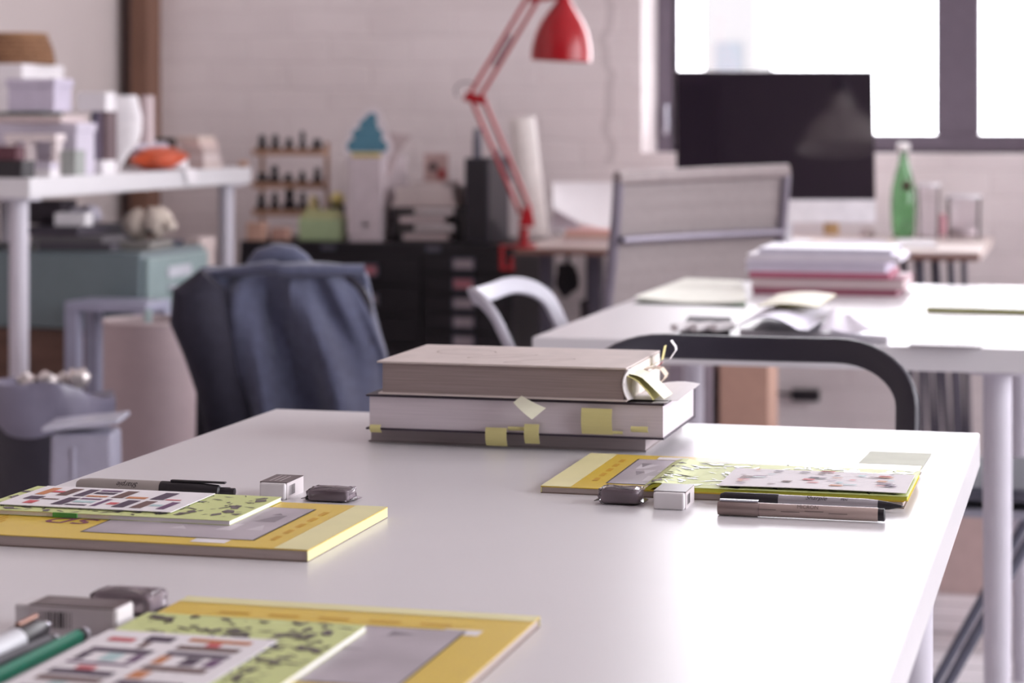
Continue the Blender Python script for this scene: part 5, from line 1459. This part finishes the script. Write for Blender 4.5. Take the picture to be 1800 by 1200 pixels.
# riser with boxes below it
def riser():
    Z = EB(100, .05); a, b_ = at(2, Z, 0), at(102, Z, 0); px = Z / F
    cx_, cy_ = (a.x + b_.x) / 2, (a.y + b_.y) / 2 + .025; w = 100 * px
    n = thing('desk_riser', 'small white shelf riser at the near end of the bench', 'riser', (cx_, cy_, BZ))
    z1 = zv(235, Z); th = 14 * px
    MB(n).box((cx_, cy_, z1 - th / 2), (w, .05, th)).build('top', M('riser_white', (226, 214, 214), .5), n, bevel=.002)
    for x in (cx_ - w / 2 + .012, cx_ - w / 2 + 45 * px): MB(n).box((x, cy_ - .008, (BZ + z1 - th) / 2), (.013, .03, z1 - th - BZ)).build('leg', MATS['riser_white'], n)
    for x in (cx_ + w / 2 - .012,): MB(n).box((x, cy_ + .005, (BZ + z1 - th) / 2), (.013, .03, z1 - th - BZ)).build('leg', MATS['riser_white'], n)
riser()
pbox('box', 'black flat box at the near corner of the bench', 'box', -40, 42, BZ, BZ + .036, EB(42), .06, black_plastic)
pbox('box', 'maroon box on the black flat box under the riser', 'box', -40, 32, BZ + .0365, BZ + .066, EB(42) + .01, .04, M('maroon_card', (92, 52, 62), .6))
pbox('book', 'lower of two white booklets beside the black flat box', 'book', 52, 90, BZ, BZ + .015, EB(90, .012), .045, paper, group='white booklets on the bench')
pbox('book', 'upper of two white booklets beside the black flat box', 'book', 53, 90, BZ + .0155, BZ + .030, EB(90, .014), .040, paper_lilac, group='white booklets on the bench')
pbox('paper_stack', 'grey green pile of papers beside the riser on the bench', 'paper', 106, 134, BZ, BZ + .055, EB(134, .015), .05, M('grey_green_paper', (160, 164, 160), .7))
pbox('paper_stack', 'white pile of loose sheets in front of the dark upright books', 'paper', 158, 182, BZ, BZ + .03, EB(182, .02), .07, paper)
for k, (u0, u1, c, lab) in enumerate(((160, 168, (70, 66, 90), 'navy upright book at the left of the three on the bench'), (169, 177, (140, 128, 146), 'mauve upright book in the middle of the three on the bench'), (178, 186, (104, 84, 88), 'brown upright book at the right of the three on the bench'))):
    n = None
    Z = 5.12; a, b_ = at(u0, Z, 0), at(u1, Z, 0); z1 = zv(196, Z)
    n = thing('book', lab, 'book', (a.x, a.y + .05, BZ), 'upright books on the bench')
    m = M('spine_%d' % k, c, .6)
    MB(n).span((a.x + .0015, a.y + .002, BZ + .001), (b_.x + .001, a.y + .055, z1 - .003)).build('pages', paper, n)
    b = MB(n); b.span((a.x, a.y, BZ), (a.x + .0015, a.y + .058, z1)); b.span((b_.x + .001, a.y, BZ), (b_.x + .0025, a.y + .058, z1)); b.span((a.x + .0015, a.y, BZ), (b_.x + .001, a.y + .002, z1)); b.build('cover', m, n)
pbox('box', 'small white box lying across the upright books on the bench', 'box', 132, 188, zv(195.5, 5.12), zv(162, 5.12), 5.11, .055, paper)
def paper_bag():
    Z = 5.27; px = Z / F
    c = at(222, Z, BZ); ex = Vector((CS, SN, 0)); ey = Vector((-SN, CS, 0))
    n = thing('paper_bag', 'bright white paper bag with a folded top on the bench', 'bag', (c.x, c.y, BZ))
    rows = [(292, 193, 206, .012), (270, 196, 226, .022), (250, 194, 244, .028), (225, 193, 249, .03), (212, 196, 247, .03)]
    def loft(rows_, seed, nm, m):
        vs_, fs = [], []; NS = 24; rnd = random.Random(seed)
        for v, l, r, hd in rows_:
            for i in range(NS):
                a = 2 * PI * i / NS; cu, su = math.cos(a), math.sin(a)
                u = (l + r) / 2 + (r - l) / 2 * math.copysign(abs(cu) ** .5, cu)
                vs_.append(at(u, Z, zv(v, Z)) + ey * (hd * math.copysign(abs(su) ** .6, su) + rnd.uniform(-.002, .002)))
        for j in range(len(rows_) - 1):
            for i in range(NS):
                i2 = (i + 1) % NS; fs.append([j * NS + i, j * NS + i2, (j + 1) * NS + i2, (j + 1) * NS + i])
        fs.append(list(range(NS))[::-1]); fs.append([(len(rows_) - 1) * NS + i for i in range(NS)])
        b = MB(n); b.add(vs_, fs); b.build(nm, m, n, smooth=True)
    rows[0] = (218 + (HC - BZ) * F / Z - .2, 193, 208, .014)
    loft(rows, 1, 'bag_body', M('bag_white', (238, 234, 236), .6))
    loft([(213, 188, 250, .032), (205, 178, 248, .034), (185, 176, 244, .034), (168, 182, 240, .03)], 2, 'folded_top', paper)
paper_bag()
pbox('box', 'narrow upright mauve box behind the white paper bag', 'box', 247, 262, BZ, zv(168, 5.40), 5.40, .035, M('mauve_box', (206, 190, 192), .6))
def orange_bag():
    Z = 5.24; c = Vector((-2.218, 5.03, BZ))
    n = thing('plastic_bag', 'orange and white plastic bag lying at the far end of the bench', 'bag', (c.x, c.y, BZ))
    MB(n).blob((c.x + .012, c.y - .01, BZ + .028), (.058, .115, .028), 4, .12).build('orange_part', M('orange_plastic', (198, 84, 48), .35, var=.2, scale=30), n, smooth=True)
    b = MB(n); b.blob((c.x - .02, c.y + .01, BZ + .046), (.045, .09, .02), 8, .16); b.build('white_part', paper_lilac, n, smooth=True)
    b = MB(n); b.blob((c.x + .042, c.y + .03, BZ + .018), (.02, .04, .016), 3, .2); b.build('white_corner', paper, n, smooth=True)
orange_bag()
zz = BZ
for k, (u0, u1, h, c, lab) in enumerate(((316, 362, .020, (200, 184, 180), 'lowest pale magazine of the pile at the far bench end'), (314, 360, .016, (212, 198, 196), 'second lowest magazine of the pile at the far bench end'), (316, 358, .018, (190, 172, 168), 'middle taupe magazine of the pile at the far bench end'), (312, 354, .014, (214, 192, 186), 'rose magazine near the top of the pile at the far bench end'), (308, 350, .014, (206, 188, 178), 'topmost tan magazine of the pile at the far bench end'))):
    pbox('magazine', lab, 'magazine', u0, u1, zz, zz + h - .0004, EB(356, .02) + .004 * (k % 2), .11, M('bench_mag_%d' % k, c, .6, var=.08), rz=.03 * (k % 3 - 1), group='magazines at the far end of the bench'); zz += h
pbox('folder', 'dark olive folder against the magazines at the far bench end', 'folder', 262, 306, BZ + .001, BZ + .078, 5.60, .02, M('dark_olive', (86, 80, 74), .7))
MB().blob((-2.147, 5.425, BZ + .007), (.014, .012, .009), 6, .2).build('wood_scrap', tan_wood, smooth=True, tag=('small tan scrap at the far right corner of the bench', 'scrap'))
# white tag hanging over the edge of the bench
b = MB(); y_ = 4.95
b.sheet(lambda s, t_: (BX1 - .05 + .056 * min(1, t_ * 1.6) + .002 * math.sin(6 * s), y_ + .07 * s + .05 * t_, BZ + .0035 - .034 * max(0, (t_ - .62) / .38)), 6, 12, .0008)
b.build('paper_strip', paper, smooth=True, tag=('white paper strip hanging over the long edge of the bench', 'paper'))

# ------------------------------------------------------------------ under the bench
TX1, TY0, TY1 = -2.035, 4.53, 4.90
def teal_cabinet():
    n = thing('card_cabinet', 'teal steel drawer unit under the bench', 'cabinet', (-2.4, 4.7, .585))
    z0_, z1 = .585, .757
    MB(n).span((-2.78, TY0, z0_), (TX1, TY1, z1)).build('body', teal_paint, n, bevel=.006)
    d = MB(n); d.span((TX1, TY0 + .012, z0_ + .012), (TX1 + .014, TY1 - .012, z1 - .012)); do = d.build('drawer', M('lit_teal_front', (140, 158, 158), .4), n, bevel=.004)  # drawer front paler than the body: window light put into its colour
    ym = (TY0 + TY1) / 2
    h = MB(n); h.tube([(TX1 + .014, ym - .06, .675), (TX1 + .034, ym - .055, .672), (TX1 + .034, ym + .055, .672), (TX1 + .014, ym + .06, .675)], .006, 10); h.build('handle', M('pale_handle', (196, 198, 206), .35), do, smooth=True)
    l = MB(n); l.span((TX1 + .014, ym - .07, .695), (TX1 + .018, ym + .06, .720)); l.build('label_holder', MATS['pale_handle'], do)
teal_cabinet()
def brown_cabinet():
    n = thing('wooden_cabinet', 'brown wooden cabinet below the teal drawer unit', 'cabinet', (-2.42, 4.7, 0))
    MB(n).span((-2.76, TY0 + .01, 0), (-2.09, TY1 - .01, .5845)).build('body', brown_wood, n, bevel=.004)
    d = MB(n); d.span((-2.09, TY0 + .025, .03), (-2.076, TY1 - .025, .56)); do = d.build('door', brown_wood, n, bevel=.003)
    MB(n).lathe((-2.076, TY0 + .06, .35), [(.006, 0), (.006, .012), (.013, .016), (.013, .024), (0, .026)], 16, (1, 0, 0)).build('knob', chrome, do, smooth=True)
brown_cabinet()
TT = .7575
def on_teal(u, Z): return at(u, Z, TT)
z_ = TT
for k, (u0, u1, Z, dz, c, lab) in enumerate(((60, 200, 4.98, .018, (84, 80, 88), 'lowest charcoal folder on the teal drawer unit'), (48, 190, 4.98, .016, (104, 100, 104), 'middle grey folder on the teal drawer unit'), (30, 150, 4.99, .020, (70, 64, 74), 'topmost dark folder on the teal drawer unit'))):
    pbox('folder', lab, 'folder', u0, u1, z_, z_ + dz - .0004, Z, .22, M('folder_%d' % k, c, .6), rz=-.04 * k, group='folders on the teal drawer unit'); z_ += dz
pbox('box', 'white box on the dark folders under the bench', 'box', 92, 150, z_, z_ + .03, 5.01, .05, paper, rz=.08)
pbox('box', 'charcoal box deep under the bench on the dark folders', 'box', 20, 112, z_, z_ + .055, 5.10, .08, charcoal)
p = at(152, 5.13, z_); MB().blob((p.x, p.y, z_ + .02), (.035, .03, .022), 12, .22).build('crumpled_paper', paper_lilac, smooth=True, tag=('crumpled lilac paper under the bench top', 'paper'))
p = at(215, 4.92, TT)
pbox('folder', 'flat grey green folder at the front of the teal drawer unit', 'folder', 198, 262, TT, TT + .02, 5.0, .15, M('grey_green_folder', (128, 124, 120), .6), rz=.05)
pbox('box', 'flat navy box at the far end of the teal drawer unit', 'box', 276, 300, TT, TT + .012, 5.17, .08, M('navy_card', (56, 54, 70), .6))
def cream_bundle():
    c = at(254, 5.06, TT)
    n = thing('plush_toy', 'cream plush toy sitting on the grey green folder', 'toy', (c.x, c.y, TT + .0205))
    m = M('cream_plush', (206, 194, 182), .95, var=.06, scale=70, bump=.4); z0_ = TT + .0203
    MB(n).blob((c.x - .03, c.y + .03, z0_ + .034), (.036, .035, .034), 2, .08).build('body', m, n, smooth=True)
    MB(n).blob((c.x + .024, c.y + .02, z0_ + .042), (.034, .032, .036), 5, .08).build('head', m, n, smooth=True)
    MB(n).blob((c.x + .058, c.y + .01, z0_ + .034), (.016, .016, .014), 7, .06).build('muzzle', m, n, smooth=True)
    MB(n).blob((c.x + .014, c.y - .008, z0_ + .018), (.008, .006, .006), 9, .05).build('dark_patch', black_plastic, n, smooth=True)
cream_bundle()
pbox('carton', 'upright pinkish carton between the teal drawer unit and the far bench leg', 'box', 326, 352, 0, zv(418, 5.34), 5.34, .1, M('pale_carton', (206, 190, 186), .7), lid=.03)
# ------------------------------------------------------------------ bins beside the foreground table
def taupe_bin():
    Z = 4.42; c = at(266, Z, 0); r = 84 / F * Z; z1 = zv(562, Z)
    n = thing('waste_bin', 'tall taupe cylindrical bin left of the blue jacket', 'bin', (c.x, c.y, 0))
    m = M('taupe_metal', (178, 160, 162), .5, var=.03)
    MB(n).lathe((c.x, c.y, 0), [(0, 0), (r - .002, 0), (r, .01), (r, z1), (r - .003, z1), (r - .003, .02), (0, .02)], 48, caps=False).build('bin_wall', m, n, smooth=True)
    MB(n).lathe((c.x, c.y, z1 - .004), [(r - .005, 0), (r + .002, 0), (r + .003, .003), (r + .001, .006), (r - .005, .006), (r - .005, 0)], 48, caps=False).build('rim', M('lit_taupe_rim', (206, 190, 190), .4), n, smooth=True)  # rim paler than the wall, the lit edge put into its colour
    b = MB(); b.tube([(c.x - .01, c.y, .03), (c.x - .012, c.y + .01, z1 + .02)], .008); b.build('cardboard_tube', M('mint_tube', (170, 190, 190), .5), tag=('thin pale tube sticking out of the taupe bin, left one', 'tube', 'tubes in the taupe bin'))
    b = MB(); b.tube([(c.x + .02, c.y - .01, .03), (c.x + .055, c.y + .01, z1 + .045)], .008); b.build('cardboard_tube', M('silver_tube', (190, 196, 204), .3, .4), tag=('slanting silver tube sticking out of the taupe bin', 'tube', 'tubes in the taupe bin'))
taupe_bin()
def stool():
    Z = 4.72; n = None
    a, b_ = at(113, Z, 0), at(262, Z, 0); z1 = zv(528, Z)
    b_ = Vector((b_.x - .02, a.y + .0, 0))
    # keep clear of the cabinets: stands in front of them
    y_ = 4.36; a = Vector((Wy(113, 0, y_).x, y_, 0)); x1_ = a.x + .19
    z1 = zv(530, a.dot(Vector((-SN, CS, 0))))
    n = thing('stool', 'pale grey square framed stool behind the taupe bin', 'stool', (a.x + .09, y_ + .06, 0))
    m = M('pale_blue_grey', (156, 156, 176), .4)
    MB(n).span((a.x, y_, z1 - .02), (x1_, y_ + .13, z1)).build('seat', m, n, bevel=.003)
    for x in (a.x, x1_ - .03):
        for y in (y_, y_ + .10): MB(n).span((x, y, 0), (x + .03, y + .03, z1 - .02)).build('leg', m, n, bevel=.002)
stool()
def liner_bin():
    Z = 3.72; c = at(75, Z, 0); px = Z / F; vx = Vector((CS, SN, 0)); vy = Vector((-SN, CS, 0))
    n = thing('trash_can', 'dark grey trash can with a plastic liner at the left edge', 'bin', (c.x, c.y, 0))
    zr = zv(690, Z)
    MB(n).lathe((c.x, c.y, 0), [(0, 0), (.085, 0), (.092, .02), (.112, zr - .03), (.108, zr - .03), (.085, .02), (0, .02)], 40, caps=False).build('can', M('dark_blue_grey_plastic', (50, 47, 58), .45), n, smooth=True)
    b = MB(n); vs_, fs = [], []; NS = 64
    prof = [(.114, -.055), (.117, -.03), (.121, .0), (.118, .014), (.108, .010), (.085, -.02), (.05, -.035), (.0, -.04)]
    for j, (r, h) in enumerate(prof):
        for i in range(NS):
            a = 2 * PI * i / NS; w = 1 + (.03 * math.sin(7 * a + j) + .02 * math.sin(13 * a + 2 * j))
            hh = h + (.022 * math.cos(a + 2.4) + .008 * math.sin(4 * a) if j in (2, 3, 4) else .006 * math.sin(5 * a))
            if j >= 5: hh += .012 * math.sin(3 * a + j)
            vs_.append(Vector((c.x, c.y, zr + hh)) + vx * r * w * math.cos(a) + vy * r * w * math.sin(a))
    for j in range(len(prof) - 1):
        for i in range(NS):
            i2 = (i + 1) % NS; fs.append([j * NS + i, j * NS + i2, (j + 1) * NS + i2, (j + 1) * NS + i])
    b.add(vs_, fs); b.build('liner_bag', M('grey_plastic_film', (122, 118, 136), .3, var=.05), n, smooth=True)
    names = ('front left', 'front right', 'back left', 'back right')
    for k, (dx_, dy_, r) in enumerate(((-.02, -.03, .016), (.012, -.032, .017), (.03, .02, .012), (.056, .01, .018))):
        p_ = Vector((c.x, c.y, zr + .012)) + vx * dx_ + vy * dy_
        MB().blob((p_.x, p_.y, p_.z + r * .6), (r, r, r), 20 + k, .15).build('crumpled_foil', M('crumpled_foil', (214, 206, 204), .25, .6), smooth=True, tag=('crumpled foil ball in the lined trash can, %s one' % names[k], 'foil', 'foil balls in the trash can'))
    # pale grey tub with a lip in front
    Z2 = 3.45; a = at(152, Z2, 0); zt_ = zv(756, Z2); w0 = .047
    t = thing('plastic_tub', 'pale grey plastic tub with a projecting rim beside the trash can', 'tub', (a.x, a.y, 0))
    m = M('pale_grey_plastic', (164, 162, 178), .4)
    b = MB(t); b.add([Vector((a.x, a.y, z)) + vx * sx * w + vy * sy * w * .9 for z, w in ((0, .056), (zt_, w0)) for sx, sy in ((-1, -1), (1, -1), (1, 1), (-1, 1))],
          [[3, 2, 1, 0], [0, 1, 5, 4], [1, 2, 6, 5], [2, 3, 7, 6], [3, 0, 4, 7], [4, 5, 6, 7]]); b.build('tub_body', m, t, bevel=.006)
    b = MB(t); o = Vector((a.x, a.y, zt_ + .004)); pr = [o + vx * sx * (w0 + .012) + vy * sy * (w0 + .006) for sx, sy in ((-1, -1), (1, -1), (1, 1), (-1, 1))]
    for q_ in pr[1:3]: q_.z += .012
    b.prism(pr, (0, 0, .008)); b.build('rim', M('pale_grey_rim', (190, 190, 204), .25), t, bevel=.003)
    b = MB(t); o = Vector((a.x, a.y, 0)) - vy * (w0 * .9)
    b.tube([o - vx * .012 + vy * .010 + Vector((0, 0, .02)), o - vx * .012 - vy * .001 + Vector((0, 0, zt_ - .02))], .004, 8); b.build('rib', m, t, smooth=True)
liner_bin()
